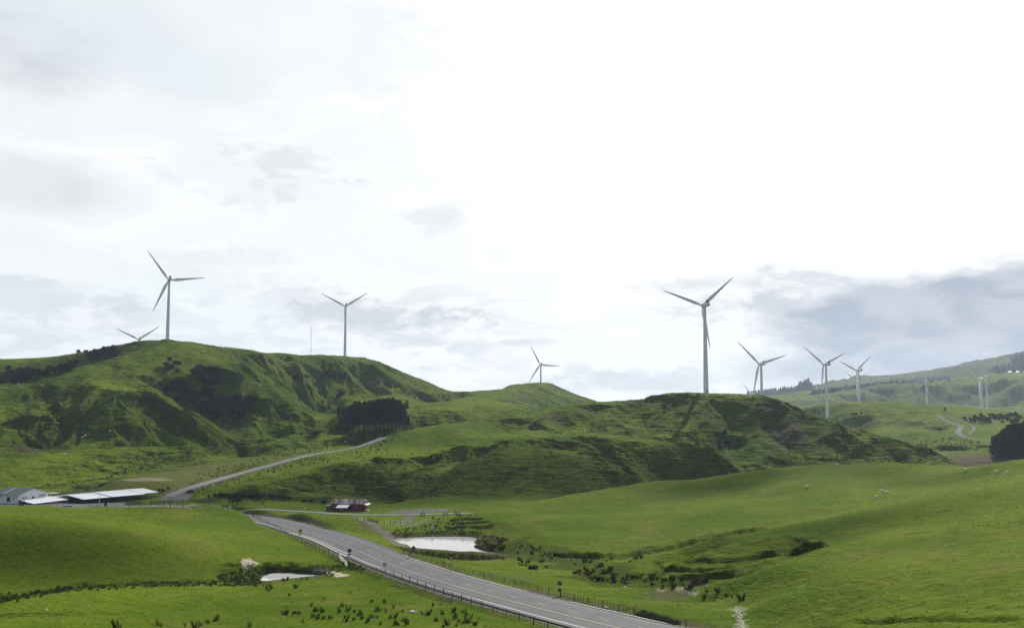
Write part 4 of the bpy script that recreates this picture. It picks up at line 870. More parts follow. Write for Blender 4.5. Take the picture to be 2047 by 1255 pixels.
def yards():
    E1=pin(172.8,492);E2=pin(323,512); base=ZC-46.9
    u=(E2-E1); Ln=u.length; u.normalize(); v=Vector((-u.y,u.x,0))
    t=thing('covered_sheep_yards',(E1.x,E1.y,base),0,'long low open sided yard building with three pale iron roofs, right of the shearing shed','shed')
    P=lambda a,b,z:u*a+v*b+Vector((0,0,z))
    S=[(0,13.5,2.35,3.5,0),(13.5,30,2.55,3.75,-1.1),(30,Ln,2.75,3.9,.9)]
    for a0,a1,ez,rz,sh in S:
        mb=MB(); roofslab(mb,P(a0-.3,-1+sh,ez),P(a1,-1+sh,ez),P(a1,13,rz),P(a0-.3,13,rz),.16); roofslab(mb,P(a0-.3,27,ez),P(a1,27,ez),P(a1,13,rz),P(a0-.3,13,rz),.16); mb.build('roof',M_ROOF,t)
    for k in range(12):
        a=.4+k*(Ln-.8)/11; MB().tube([P(a,-.3,-.8),P(a,-.3,2.5)],.1,6).build('post',M_SHADOWY,t)
        if k%2==0: MB().tube([P(a,13,-.8),P(a,13,3.4)],.12,6).build('post',M_SHADOWY,t)
        if k%3==0: MB().tube([P(a,26,-.8),P(a,26,2.3)],.12,6).build('post',M_SHADOWY,t)
    for b in (4,9,18,23): MB().tube([P(.2,b,-.8),P(.2,b,2.9)],.1,6).build('post',M_SHADOWY,t)
    for b in (1.2,9,17,25.5):
        mb=MB()
        for z in (.25,.55,.85,1.15): mb.box(P((Ln)/2,b,z),(Ln,.06,.16),math.atan2(u.y,u.x))
        mb.build('rail_panel',M_SHADOWY,t)
    mb=MB(); mb.add([P(0,13.2,-.5),P(16,13.2,-.5),P(16,13.2,2.6),P(0,13.2,2.6),P(0,13.3,-.5),P(16,13.3,-.5),P(16,13.3,2.6),P(0,13.3,2.6)],[(0,1,2,3),(7,6,5,4),(3,2,6,7),(0,3,7,4),(1,2,6,5)]); mb.build('inner_wall',M_SHADOWY,t)
yards()
# ---------------------------------------------------------------- red barn
def barn():
    c=W(736-8,1021.5); a=math.atan2(c.x,c.y); t=thing('red_barn',(c.x,c.y,c.z-.1),-a,'old red board barn with rusty iron roof and lean-to beside the farm track','barn')
    th=math.radians(14); l=Vector((-math.cos(th),math.sin(th),0)); g=Vector((math.sin(th),math.cos(th),0))   # l: along to the left and away, g: depth away
    Ln,D,ez,rz=14.6,6.2,3.3,4.9
    P=lambda s,d,z:l*s+g*d+Vector((0,0,z))
    MB().prism([(0,-.6),(D,-.6),(D,ez),(D/2,rz),(0,ez)],lambda u,w:P(0,u,w),l*Ln).build('wall',M_RED,t)
    MB().add([P(-.03,-.03,-.6),P(Ln,-.03,-.6),P(Ln,-.03,.7),P(-.03,-.03,.55),P(-.03,.05,-.6),P(Ln,.05,-.6),P(Ln,.05,.7),P(-.03,.05,.55)],[(0,1,2,3),(3,2,6,7),(0,3,7,4),(1,5,6,2)]).build('base_boards',M_GREYB,t)
    m,T,b=mat('rusty_roof_iron'); tc=T.n('ShaderNodeTexCoord'); sp=T.n('ShaderNodeSeparateXYZ'); T.l(tc.outputs['Generated'],sp.inputs[0]); x=sp.outputs[0]
    # sheet by sheet differences along the length
    st=T.m('FLOOR',T.m('MULTIPLY',x,19.)); wn=T.n('ShaderNodeTexWhiteNoise',noise_dimensions='1D'); T.l(st,wn.inputs['W']); n=T.noise(tc.outputs['Object'],1.3,4,.65)
    k=T.m('ADD',T.m('MULTIPLY',wn.outputs[0],.75),T.m('MULTIPLY',n,.5)); c_=T.mix(T.mr(k,.45,.75),(.115,.050,.038),(.28,.22,.20))
    e=T.m('MAXIMUM',T.mr(x,.93,.95),T.m('MULTIPLY',T.mr(x,.36,.38),T.mr(x,.45,.43))); c_=T.mix(T.m('MULTIPLY',e,.9),T.mix(T.mr(x,1.,.88,0,1),(.42,.44,.45),c_),(.42,.44,.45)); T.l(c_,b.inputs['Base Color']); b.inputs['Roughness'].default_value=.65
    # Generated x runs from right (0) to left end depending on bounds; sheets vary either way
    mb=MB(); o=.3
    roofslab(mb,P(-o,-o,ez-.12),P(-o,D/2,rz+.1),P(Ln+o,D/2,rz+.1),P(Ln+o,-o,ez-.12),.08); roofslab(mb,P(-o,D+o,ez-.12),P(-o,D/2,rz+.1),P(Ln+o,D/2,rz+.1),P(Ln+o,D+o,ez-.12),.08); rf=mb.build('roof',m,t)
    # lean-to room in front
    s0,s1,dd=6.7,10.9,3.4
    MB().prism([(0,-.6),(0,2.9),(-dd,1.95),(-dd,-.6)],lambda u,w:P(s0,u,w),l*(s1-s0)).build('lean_to_wall',M_RED,t)
    mb=MB(); roofslab(mb,P(s0-.7,0.05,3.05),P(s1+.1,0.05,3.05),P(s1+.7,-dd-.3,1.9),P(s0-.1,-dd-.3,1.9),.07); mb.build('lean_to_roof',M_ROOF,t)
    def win(s,z,w,h,d,name='window'):
        q=MB(); q.box(P(s,d-.03,z),(w,.06,h),math.atan2(l.y,l.x)); wn_=q.build(name,M_DKGLASS,t)
        fr=MB(); A=math.atan2(l.y,l.x)
        for ds,dz,ww,hh in ((0,h/2+.06,w+.24,.12),(0,-h/2-.06,w+.24,.12),(-w/2-.06,0,.12,h),(w/2+.06,0,.12,h)): fr.box(P(s+ds,d-.06,z+dz),(ww,.1,hh),A)
        fr.build('frame',M_STEEL,wn_)
    win(3.7,1.9,.7,.8,0); win(13.4,2.05,.9,.9,0); win(11.7,2.05,.7,.9,0); win(8.9,1.1,.8,.7,-dd)
    MB().box(P(-.04,2.1,1.3),(.08,1.3,2.5),math.atan2(l.y,l.x)).build('door',M_DKGLASS,t)
    mb=MB(); roofslab(mb,P(.1,-.4,3.0),P(.1,D+.2,3.1),P(-1.5,D+.2,2.85),P(-1.5,-.4,2.75),.07); mb.build('canopy_roof',M_ROOF,t)
    for d in (.1,D): MB().tube([P(-1.4,d,-.6),P(-1.4,d,2.75)],.07,6).build('post',M_GREYB,t)
    MB().box(P(-.9,3.2,.35),(1.5,2.4,.12),math.atan2(l.y,l.x)).build('doorstep',M_STEEL,t)
    MB().box(P(Ln+1.1,1.4,1.0),(1.8,2.4,2.4),math.atan2(l.y,l.x)).build('end_shed',M_GREYB,t)
    mb=MB(); roofslab(mb,P(Ln+.05,.1,2.5),P(Ln+2.2,.1,2.25),P(Ln+2.2,2.8,2.25),P(Ln+.05,2.8,2.5),.06); mb.build('end_shed_roof',M_STEEL,t)
barn()
# ---------------------------------------------------------------- fences
def post_mesh(h,w,m,nm='post'):
    mb=MB(); mb.tube([(0,0,-.4),(0,0,h-.03),(0,0,h)],[w/2,w/2,w/2*.7],6,True,False); return mb.mesh(nm,m)
PM=post_mesh(1.25,.17,M_WOOD); BM_=None
def fence(pix,label,step=4.5,batt=0,h=1.25,w=.17,wires=5,m=None,name='fence',off=0,lean=.03,group=None):
    Q=np.array([W(*p) for p in pix]); Q=resample(Q,1.0); 
    L=np.concatenate([[0],np.cumsum(np.linalg.norm(np.diff(Q[:,:2],axis=0),axis=1))])
    t=thing(name,(Q[0,0],Q[0,1],gz(Q[0,0],Q[0,1])+ZC),0,label,'fence',group); O=Vector(t.location)
    pm=post_mesh(h,w,m or M_WOOD); bm_=MB().box((0,0,h*.47),(.06,.05,h*.9)).mesh('batten',M_BATT)
    n=max(2,int(L[-1]/step)); pts=[]; rr=random.Random(int(pix[0][0]))
    n=min(n,99)
    for i in range(n+1):
        s=L[-1]*i/n; x=np.interp(s,L,Q[:,0]); y=np.interp(s,L,Q[:,1]); z=gz(x,y)+ZC; pts.append(Vector((x,y,z)))
        o=bpy.data.objects.new('post',pm); COL.objects.link(o); o.parent=t; o.location=pts[-1]-O; big=1.35 if (i%6==0) else 1
        o.scale=(big,big,rr.uniform(.93,1.06)*(1.08 if big>1 else 1)); o.rotation_euler=(rr.gauss(0,lean),rr.gauss(0,lean),rr.random()*3)
    if batt:
        nb=0; rest=MB(); s=batt
        while s<L[-1]:
            if abs((s/L[-1]*n)-round(s/L[-1]*n))*L[-1]/n>batt*.4:
                x=np.interp(s,L,Q[:,0]); y=np.interp(s,L,Q[:,1]); z=gz(x,y)+ZC+.06
                if nb<100:
                    o=bpy.data.objects.new('batten',bm_); COL.objects.link(o); o.parent=t; o.location=Vector((x,y,z))-O; o.rotation_euler=(rr.gauss(0,.03),rr.gauss(0,.03),rr.random()); nb+=1
                else: rest.box(Vector((x,y,z+h*.45))-O,(.06,.05,h*.88),rr.random())
            s+=batt
        if rest.v: o=rest.build('battens',M_BATT,t); o['kind']='stuff'
    mb=MB()
    for k in range(wires):
        zz=h*(.15+.8*k/(wires-1)); mb.tube([p-O+Vector((0,0,zz)) for p in pts],.012 if h<2 else .03,3,False)
    mb.build('wire',M_WIRE,t); return t
A1=[(505,1034),(522,1041.5),(540,1050),(556,1058.5),(575,1069),(592,1079),(612,1089),(636,1100),(654,1108),(666,1113),(676,1117)]
fence(A1,'post and wire fence with rank grass, from the knoll top down to the white gate',4.6,0)
A2=[(716,1138.5),(728,1140),(754,1144),(778,1150),(790,1154),(810,1161),(832,1168.5),(854,1176.5),(877,1184),(906,1195),(937,1206),(969,1217),(1002,1228),(1024,1234),(1060,1245),(1095,1256)]
fence(A2,'dark post and batten fence on the near side of the road',4.6,.95)
B1=[(806,1106),(835,1114),(861,1123),(880,1129),(892,1133.5),(907,1138.5),(924,1143.3),(954,1150.5),(989,1159),(1010,1164.5),(1024,1167.5),(1055,1175.5),(1079,1182),(1101,1187.5),(1131,1195),(1158,1202),(1185,1208.5),(1213,1215),(1244,1222.5),(1280,1231.5),(1312,1240),(1345,1249),(1372,1256)]
fence(B1,'brown batten fence along the far side of the road below the large pond',4.6,.95)
fence([(590,1033.5),(620,1041),(660,1050),(700,1060),(728,1068)],'faint fence on the far road bank below the red barn',4.,0,1.15,.12)
fence([(340,1016),(380,1016),(421,1016.5),(460,1019),(490,1024),(520,1034)],'fence curving off the knoll top towards the road',4.5,0)
fence([(180,1013),(200,1014),(240,1016),(280,1017),(330,1017)],'row of short posts along the edge of the gravel yard',6.5,0,1.1,.15,3)
fence([(420,1010.8),(460,1011.5),(505,1014),(551,1017.5),(600,1019.5),(645,1021.5)],'fence beside the farm track left of the red barn',7,0,1.3,.18)
fence([(745,1024.5),(768,1025.2),(809,1024.5),(846,1023.5),(905,1022),(945,1020.5)],'fence beside the farm track right of the red barn',5,1.6,1.35,.18)
fence([(713,1040),(734,1043),(757,1045),(778,1047.5),(796,1046),(815,1047)],'low fence crossing the creek flat right of the red barn',2.6,0,1.3,.2,4)
fence([(912,1029),(922,1034),(935,1035),(944,1032),(955,1029.5)],'curved pale timber fence where the farm track meets the smooth hill',1.1,0,1.2,.16,4,M_POSTG)
fence([(1186,807.5),(1240,803),(1290,796.5),(1320,791.5),(1400,790),(1470,790.5),(1530,794)],'fence along the brow under the largest wind turbine',9,0,1.5,.35,3)
fence([(815,884),(880,866),(940,856),(1000,846),(1060,835),(1120,822),(1180,811)],'fence climbing the spur towards the flat topped hill',9,0,1.5,.3,3)
fence([(1030,896),(1060,889),(1090,880),(1130,876),(1165,874)],'fence over the low green spur in front of the largest turbine',6,0,1.4,.3,3)
fence([(800,990),(830,968),(860,950),(900,935),(940,920),(975,910)],'fence running diagonally up the shaded hillside behind the barn',7,0,1.3,.22,3)
fence([(520,934),(560,925),(600,917),(640,908),(690,900),(720,893),(755,884)],'fence on the upper side of the gravel road',7,0,1.2,.2,3)
fence([(395,978),(430,968),(470,958),(520,945),(560,938)],'fence on the lower side of the gravel road',6,0,1.2,.2,3)
# stock yards of weathered rails right of the covered yards
def stockyard(pix,label,rails=4,h=1.5,m=None,name='stockyard_rails',step=2.4):
    Q=np.array([W(*p) for p in pix]); Q=resample(Q,step); t=thing(name,tuple(Q[0]),0,label,'stockyard'); O=Vector(Q[0]); m=m or M_WOOD
    pm=post_mesh(h+.15,.16,m); mb=MB()
    for i in range(len(Q)):
        o=bpy.data.objects.new('post',pm); COL.objects.link(o); o.parent=t; o.location=Vector(Q[i])-O
        if i+1<len(Q):
            for k in range(rails):
                z=h*(.2+.78*k/(rails-1)); a=Vector(Q[i])-O+Vector((0,0,z)); b=Vector(Q[i+1])-O+Vector((0,0,z)); mb.tube([a,b],.06,4,True,False)
    mb.build('rails',m,t)
stockyard([(250,1009),(285,1010),(330,1010.5),(368,1011.5)],'front rail line of the timber stockyards right of the covered yards')
stockyard([(262,1006.5),(300,1007),(345,1007.5),(378,1008)],'middle rail line of the timber stockyards')
stockyard([(335,1001),(360,1001.5),(395,1002),(432,1003)],'long rail line at the back of the timber stockyards beside the gravel fan')
stockyard([(395,1008),(440,1007.5),(478,1008),(497,1009)],'rail pen under the bushy tree on the flat')
stockyard([(521,1006),(525,1006.2),(527,1008)],'tiny square timber pen on the flat between tree and barn',5,1.6,None,'stockyard_rails',1.2)
for i,(a,b,lab) in enumerate((((841,1030.5),(846,1031),'left grey timber gate on the farm track'),((886,1030),(891,1030),'middle grey timber gate on the farm track'),((909,1028),(914,1028.5),'right grey timber gate on the farm track'))):
    pa,pb=W(*a),W(*b); d=pb-pa; t=thing('timber_gate',tuple(pa),math.atan2(d.y,d.x),lab,'gate','timber gates on the farm track'); L=max(d.length,2.)
    for x in (0,L): MB().box((x,0,.7),(.22,.22,1.8)).build('post',M_POSTG,t)
    mb=MB(); [mb.box((L/2,0,z),(L,.06,.14)) for z in (.3,.6,.9,1.2)]; mb.build('rails',M_POSTG,t)
pa,pb=W(677,1115.5),W(695,1135); d=pb-pa; t=thing('field_gate',tuple(pa),math.atan2(d.y,d.x),'white wooden gate between the two roadside fences above the small pond','gate'); L=d.length
sl=d.z/max(.1,math.hypot(d.x,d.y)); L=math.hypot(d.x,d.y)
for x in (-.15,L+.15): MB().box((x,0,.7+sl*x),(.24,.24,2.0)).build('post',M_WOOD,t)
def bar(mb,x0,z0,x1,z1,w=.10):
    mb.add([(x0,-.03,z0+sl*x0-w/2),(x1,-.03,z1+sl*x1-w/2),(x1,-.03,z1+sl*x1+w/2),(x0,-.03,z0+sl*x0+w/2),(x0,.03,z0+sl*x0-w/2),(x1,.03,z1+sl*x1-w/2),(x1,.03,z1+sl*x1+w/2),(x0,.03,z0+sl*x0+w/2)],[(0,1,2,3),(7,6,5,4),(0,4,5,1),(3,2,6,7),(1,5,6,2),(0,3,7,4)])
mb=MB(); [bar(mb,.05,z,L-.05,z) for z in (.3,.55,.8,1.05,1.3)]; bar(mb,.05,.3,.13,1.3,.1); mb.build('rails',M_TRIM,t)
mb=MB(); [bar(mb,x,.3,x+1.2,1.3,.08) for x in (L*.1,L*.5)]; mb.tube([(L*.5,0,.25+sl*L*.5),(L*.5,0,1.35+sl*L*.5)],.05,5); mb.build('brace',M_TRIM,t)
# ---------------------------------------------------------------- road signs
def arc(cx,cz,r,a0,a1,w,n=10):
    P=[]; 
    for k in range(n+1): a=a0+(a1-a0)*k/n; P.append((cx+(r+w/2)*math.cos(a),cz+(r+w/2)*math.sin(a)))
    for k in range(n,-1,-1): a=a0+(a1-a0)*k/n; P.append((cx+(r-w/2)*math.cos(a),cz+(r-w/2)*math.sin(a)))
    return P
def flat(mb,poly,y,d=.012): return mb.prism(poly,lambda u,w:(u,y,w),(0,d,0))
def disc(r,n=28,cx=0,cz=0): return [(cx+r*math.cos(2*math.pi*k/n),cz+r*math.sin(2*math.pi*k/n)) for k in range(n)]
def diamond(s,cz): return [(0,cz-s),(s,cz),(0,cz+s),(-s,cz)]
def digit_text(txt,size,y,cz,m,parent):
    cu=bpy.data.curves.new('text','FONT'); cu.body=txt; cu.size=size; cu.align_x='CENTER'; cu.align_y='CENTER'; cu.extrude=.008
    o=bpy.data.objects.new('text',cu); COL.objects.link(o); dg=bpy.context.evaluated_depsgraph_get(); me=bpy.data.meshes.new_from_object(o.evaluated_get(dg)); bpy.data.objects.remove(o)
    me.materials.clear(); me.materials.append(m); q=bpy.data.objects.new('number',me); COL.objects.link(q); q.parent=parent; q.location=(0,y,cz); q.rotation_euler=(math.pi/2,0,0); q.scale=(.9,1,1); return q
def sign(base,top_h,kind,label,half,plate=None,post=M_STEEL,postw=.09,turn=0.):
    a=math.atan2(base[0],base[1]); t=thing('road_sign',tuple(base),-a+turn,label,'road sign')
    H_=top_h
    py=.06 if kind in('speed','curve') else -.06   # post behind the face or, seen from the rear, in front of it
    cz=H_-half
    MB().box((0,py,H_/2-.3-(.15 if py<0 else .3)),(postw,.08,H_+.3-(.1 if py<0 else .5))).build('post',post,t)
    if kind=='back':
        MB().prism(diamond(half,cz),lambda u,w:(u,0,w),(0,.03,0)).build('sign_board',M_SIGNB,t)
        mb=MB(); mb.box((0,-.02,cz+half*.35),(half*.9,.03,.05)); mb.box((0,-.02,cz-half*.35),(half*.9,.03,.05)); mb.build('bracket',M_SIGNB,t)
    elif kind=='speed':
        bd=MB().prism(diamond(half,cz),lambda u,w:(u,0,w),(0,.03,0)).build('sign_board',M_SIGNK,t)
        r=half*.60; flat(MB(),disc(r,cz=cz),-.012).build('red_ring',M_SIGNR,bd); flat(MB(),disc(r*.84,cz=cz),-.020).build('white_disc',M_SIGNW,bd); digit_text('70',r*1.0,-.03,cz,M_SIGNK,bd)
    elif kind=='curve':
        bd=MB().prism(diamond(half,cz),lambda u,w:(u,0,w),(0,.03,0)).build('sign_board',M_SIGNY,t)
        mb=MB(); flat(mb,arc(.06*half,cz-.12*half,half*.34,0,math.pi*.8,half*.17),-.012); flat(mb,[(.06*half+half*.255,cz-.10*half),(.06*half+half*.425,cz-.10*half),(.06*half+half*.425,cz-.5*half),(.06*half+half*.255,cz-.5*half)],-.012)
        flat(mb,[(-.50*half,cz-.22*half),(-.12*half,cz+.0*half),(-.42*half,cz+.22*half)],-.013); mb.build('curve_arrow',M_SIGNK,bd)
    elif kind=='round_y':
        bd=MB().prism(diamond(half,cz),lambda u,w:(u,0,w),(0,.03,0)).build('sign_board',M_SIGNY,t); mb=MB(); mb.box((0,-.012,cz),(half*.22,.012,half*.8)); mb.box((0,-.014,cz+half*.15),(half*.6,.012,half*.2)); mb.build('symbol',M_SIGNK,bd)
    if plate:
        w,h,z=plate; MB().box((0,0,z),(w,.03,h)).build('lower_plate',M_SIGNB if kind=='back' else (M_SIGNY if kind!='speed' else M_SIGNK),t)
    return t
def sign_at(bx,by,tx,ty,kind,label,halfpx,plate=None,**k):
    """base on the ground at a photo point; height from where its top shows"""
    b=W(bx,by); r=math.hypot(b.x,b.y); _,te=azte(tx,ty); h=float(te)*r+ZC-b.z; s=r/F*1.02
    return sign(b,h,kind,label,halfpx*s,(plate[0]*s,plate[1]*s,h-plate[2]*s) if plate else None,**k)
sign_at(600,1075,600,1055.4,'curve','orange yellow diamond sign with black left curve arrow by the upper roadside fence',5.,(5,2.2,11.5))
sign_at(698.5,1115,698.5,1094.8,'back','dark back of the diamond sign standing just above the white gate',4.9,(7,2.4,11.8))
sign_at(769,1146,769,1122.6,'speed','black diamond sign with white speed roundel in front of the near side fence',4.4)
sign_at(826.5,1112.5,828,1089.5,'back','dark back of the diamond sign at the left end of the large pond',5.,(4.5,3.6,11.6))
sign_at(902,1137.5,902.8,1111,'speed','black diamond sign with white speed roundel on a tall pale post right of the pond',3.9)
sign_at(1119,1190,1120,1160,'back','dark back of the diamond sign whose shadow falls on the road',5.2,(7,6,17.5))
sign_at(396,967.5,396,954,'round_y','tiny yellow sign beside the gravel road up the hill',3.6,(4,2,8.6))
# edge marker posts
def marker(px,py,label,h=1.05,m=None):
    b=W(px,py); a=math.atan2(b.x,b.y); t=thing('edge_marker_post',tuple(b),-a,label,'marker post','white edge marker posts along the road')
    MB().prism([(-.07,-.3),(.07,-.3),(.07,h-.03),(-.07,h)],lambda u,w:(u,0,w),(0,.05,0)).build('post',M_SIGNW,t)
    MB().box((0,-.006,h-.22),(.11,.012,.12)).build('reflector',M_SIGNR,t)
for x,y,l in ((535.5,1035,'white marker post at the far end of the road where it disappears'),(621.5,1048.5,'white marker post on the far road edge opposite the yellow curve sign'),(696,1065,'white marker post on the far road edge opposite the white gate'),(650,1092,'white marker post between the white edge line and the upper fence'),(694.5,1115,'white marker post touching the sign above the white gate'),(812.7,1108.5,'white marker post just left of the sign at the large pond'),
  (950.5,1152.5,'white marker post against the batten fence right of the pale post sign'),(1193.5,1212,'white marker post beside the white stone on the far road edge'),(1053,1239,'white marker post on the near road edge inside the batten fence'),(1554,1258,'white marker post cut by the bottom edge of the picture')): marker(x,y,l)
# yard odds and ends
def small_post(px,py,h,w,m,label,name='marker_post',cat='post'):
    b=W(px,py); t=thing(name,tuple(b),0,label,cat); MB().tube([(0,0,-.3),(0,0,h)],[w,w*.85],8).build('shaft',m,t); MB().tube([(0,0,h),(0,0,h+.08)],[w*1.3,w*1.1],8).build('cap',m,t); return t
small_post(198.5,1008,4.,.16,M_TRIM,'tall white pole in front of the covered yards','pole','pole'); small_post(54,1008,1.1,.22,M_TRIM,'short white bollard in the gravel yard before the lean-to','bollard','bollard'); small_post(332,1013,1.2,.13,M_TRIM,'white post at the right end of the gravel yard'); small_post(460,1018.5,1.3,.15,M_TRIM,'white post in the fence bend on the knoll')
b=W(211,1013); t=thing('farm_noticeboard',tuple(b),-math.atan2(b.x,b.y),'small dark blue board standing in the gravel yard','noticeboard'); MB().box((0,0,.95),(1.0,.05,1.2)).build('board',simple('blue_board',(.03,.04,.13),.5),t); 
for s in(-.4,.4): MB().box((s,.04,.3),(.07,.06,1.2)).build('leg',M_STEEL,t)
b=W(42,1010); t=thing('loading_ramp',tuple(b),-math.atan2(b.x,b.y)+.5,'dark sloping loading ramp at the foot of the shearing shed','ramp'); MB().prism([(-1.6,-.3),(1.6,-.3),(1.6,1.7),(1.2,1.7)],lambda u,w:(u,0,w),(0,1.2,0)).build('ramp_body',M_SHADOWY,t); mb=MB(); [mb.box((s*.8,0,.8+s*.4),(.08,.08,1.6)) for s in(-1,0,1,2)]; mb.build('side_rail',M_WOOD,t)
b=W(134,1013.5); t=thing('water_trough',tuple(b),-math.atan2(b.x,b.y),'long low dark trough at the edge of the gravel yard','trough'); mb=MB(); mb.box((0,0,.12),(3.8,.7,.24)); mb.build('base',M_CONC,t); mb=MB(); [mb.box(c,d) for c,d in (((0,-.33,.36),(3.8,.06,.3)),((0,.33,.36),(3.8,.06,.3)),((-1.87,0,.36),(.06,.6,.3)),((1.87,0,.36),(.06,.6,.3)))]; mb.build('rim',M_SHADOWY,t)
# ---------------------------------------------------------------- plants
def leafcloud(mb,C,R,n,size,rs,flat=.55,shell=.5):
    """n small leaf clumps (each a few crossed faces) through an ellipsoid"""
    C=np.asarray(C,float);R=np.asarray(R,float)
    d=rs.randn(n,3); d/=np.linalg.norm(d,axis=1,keepdims=True); rad=(shell+(1-shell)*rs.rand(n,1))**.8; P=C+d*rad*R
    V=[];Fs=[]
    for p in P:
        for _ in range(2):
            a=rs.randn(3); a/=np.linalg.norm(a); b=np.cross(a,rs.randn(3)); b/=np.linalg.norm(b); a=a*size*(.6+rs.rand()); b=b*size*flat*(.6+rs.rand())
            k=len(V); V+=[p-a-b*.4,p+b,p+a-b*.3,p+a*.3-b]; Fs.append((k,k+1,k+2,k+3))
    mb.add(V,Fs)
def pine(seed,h=24.,f0=.24):
    rs=np.random.RandomState(seed); cr=MB(); tr=MB(); lean=rs.randn(2)*.5
    pts=[(lean[0]*k*k,lean[1]*k*k,h*k*.97-(0.8 if k==0 else 0)) for k in np.linspace(0,1,7)]; tr.tube(pts,[.38,.33,.29,.24,.19,.12,.04],8)
    nb=38
    for i in range(nb):
        f=f0+(.98-f0)*(i/nb)+rs.rand()*.03; z=h*f; q=i*2.4+rs.rand(); L=(1.15-f)*h*.26*(.7+rs.rand()*.5); bx=lean[0]*f*f;by=lean[1]*f*f
        tip=(bx+L*math.cos(q),by+L*math.sin(q),z+L*.25); tr.tube([(bx,by,z),(bx+L*.5*math.cos(q),by+L*.5*math.sin(q),z+L*.04),tip],[.09,.06,.02],4)
        leafcloud(cr,(bx+L*.72*math.cos(q),by+L*.72*math.sin(q),z+L*.22),(L*.45+.4,L*.45+.4,.95),40,.46,rs,.5,.2)
    leafcloud(cr,(lean[0],lean[1],h*.95),(1.5,1.5,1.5),60,.42,rs,.5,.2)
    for i in range(8):   # dead lower stubs
        z=h*(.12+.03*i); q=rs.rand()*6.3; tr.tube([(0,0,z),(1.2*math.cos(q),1.2*math.sin(q),z+.1)],[.04,.015],3)
    return cr.mesh('crown',M_PINE),tr.mesh('trunk',M_TRUNK)
def bush(seed,w=5.,h=5.5,m=None,dens=1.):
    rs=np.random.RandomState(seed); cr=MB(); tr=MB()
    tr.tube([(0,0,-.8),(.1,0,h*.25),(.2,.1,h*.5)],[.22,.17,.1],6); n=9
    for i in range(n):
        q=i*2.4+rs.rand(); rr=w*.5*(.25+.5*rs.rand()); z=h*(.35+.42*rs.rand()); c=(rr*math.cos(q),rr*math.sin(q),z); tr.tube([(.1,0,h*.25),(c[0]*.6,c[1]*.6,z*.8),c],[.1,.06,.02],4)
        leafcloud(cr,c,(w*.24,w*.24,h*.22),int(46*dens),w*.055,rs,.7,.3)
    leafcloud(cr,(0,0,h*.55),(w*.3,w*.3,h*.4),int(90*dens),w*.055,rs,.7,.3)
    return cr.mesh('crown',m or M_BUSH),tr.mesh('trunk',M_TRUNK)
def tree_obj(name,meshes,loc,rz,sc,label,cat,group=None):
    t=thing(name,loc,rz,label,cat,group); t.scale=sc if isinstance(sc,tuple) else (sc,)*3
    for nm,me in zip(('crown','trunk'),meshes): o=bpy.data.objects.new(nm,me); COL.objects.link(o); o.parent=t
    return t
PINES=[pine(s,h) for s,h in ((1,24),(2,26),(3,22),(4,25))]; PINED=[pine(s,h,.08) for s,h in ((5,26),(6,22),(7,25),(8,24))]; BUSH=[bush(11),bush(12,6,5),bush(13,4.5,6.5),bush(14,5,4.5,M_BRN),bush(15,6,5.5,M_BRN)]
rs=np.random.RandomState(5)
# central grove: four ranks, tops stepping up to the right as in the photograph
pl='tall dark pine with bare lower trunk in the dense grove above the gravel road'
for k in range(95):
    f=(k%19)/18.; row=k//19; px=678+f*134+rs.randn()*2.; top=np.interp(px,[676,690,705,730,760,780,795,806,816],[838,815,806,805,798,796,800,812,832])+rs.randn()*2.2+row*1.0
    base=np.interp(px,[676,700,735,780,815],[852,862,867,864,857])-row*1.2; q=hit(px,base)
    if not q: continue
    r=q[3]+row*7; a=math.atan2(q[0],q[1]); x,y=r*math.sin(a),r*math.cos(a); z=gz(x,y); _,te=azte(px,top); hh=float(te)*r-z; hh=min(max(hh,8),30)
    m=PINES[k%4]; tree_obj('pine_tree',m,(x,y,z+ZC),rs.rand()*6,(hh/25*1.0,hh/25*1.0,hh/(24,26,22,25)[k%4]),('dark pine in the '+('front','second','third','fourth','back')[min(row,4)]+' rank of the central grove, '+('at its low left end','left of its middle','in its middle','at its tall right end')[min(3,int(f*4))]),'pine tree','pines in the central grove')
for k in range(56):
    f=(k%14)/13.; row=k//14; px=1990+f*100+rs.randn()*2.5; top=np.interp(px,[1984,1995,2010,2025,2047,2100],[880,866,858,850,845,842])+rs.randn()*3; base=913-row*1.; q=hit(px,base)
    if not q: continue
    r=q[3]+row*9-4; a=math.atan2(q[0],q[1]); x,y=r*math.sin(a),r*math.cos(a); z=gz(x,y); _,te=azte(px,top); hh=min(max(float(te)*r-z,8),34)
    tree_obj('pine_tree',PINED[k%4],(x,y,z+ZC),rs.rand()*6,(hh/25*1.15,hh/25*1.15,hh/(26,22,25,24)[k%4]),('tall dark pine in the '+('front','second','third','back')[min(row,3)]+' rank of the right edge wood'+(', on its left flank' if f<.4 else '')),'pine tree','pines in the right edge wood')
def zone(x,y,opts):
    for test,txt in opts:
        if test(x,y): return txt
    return opts[-1][1]
def lab(l,x,y): return l(x,y) if callable(l) else l
def scatter_bush(spots,label,group,name='native_tree',cat='tree',kinds=(0,1,2),hpx=(12,20)):
    for i,(x,y) in enumerate(spots):
        q=hit(x,y)
        if not q: continue
        hh=rs.uniform(*hpx)/F*q[3]; tree_obj(name,BUSH[kinds[i%len(kinds)]],(q[0],q[1],gz(q[0],q[1])+ZC-.3),rs.rand()*6,(hh/5.5*rs.uniform(.9,1.3),hh/5.5*rs.uniform(.9,1.3),hh/5.5),lab(label,x,y),cat,group)
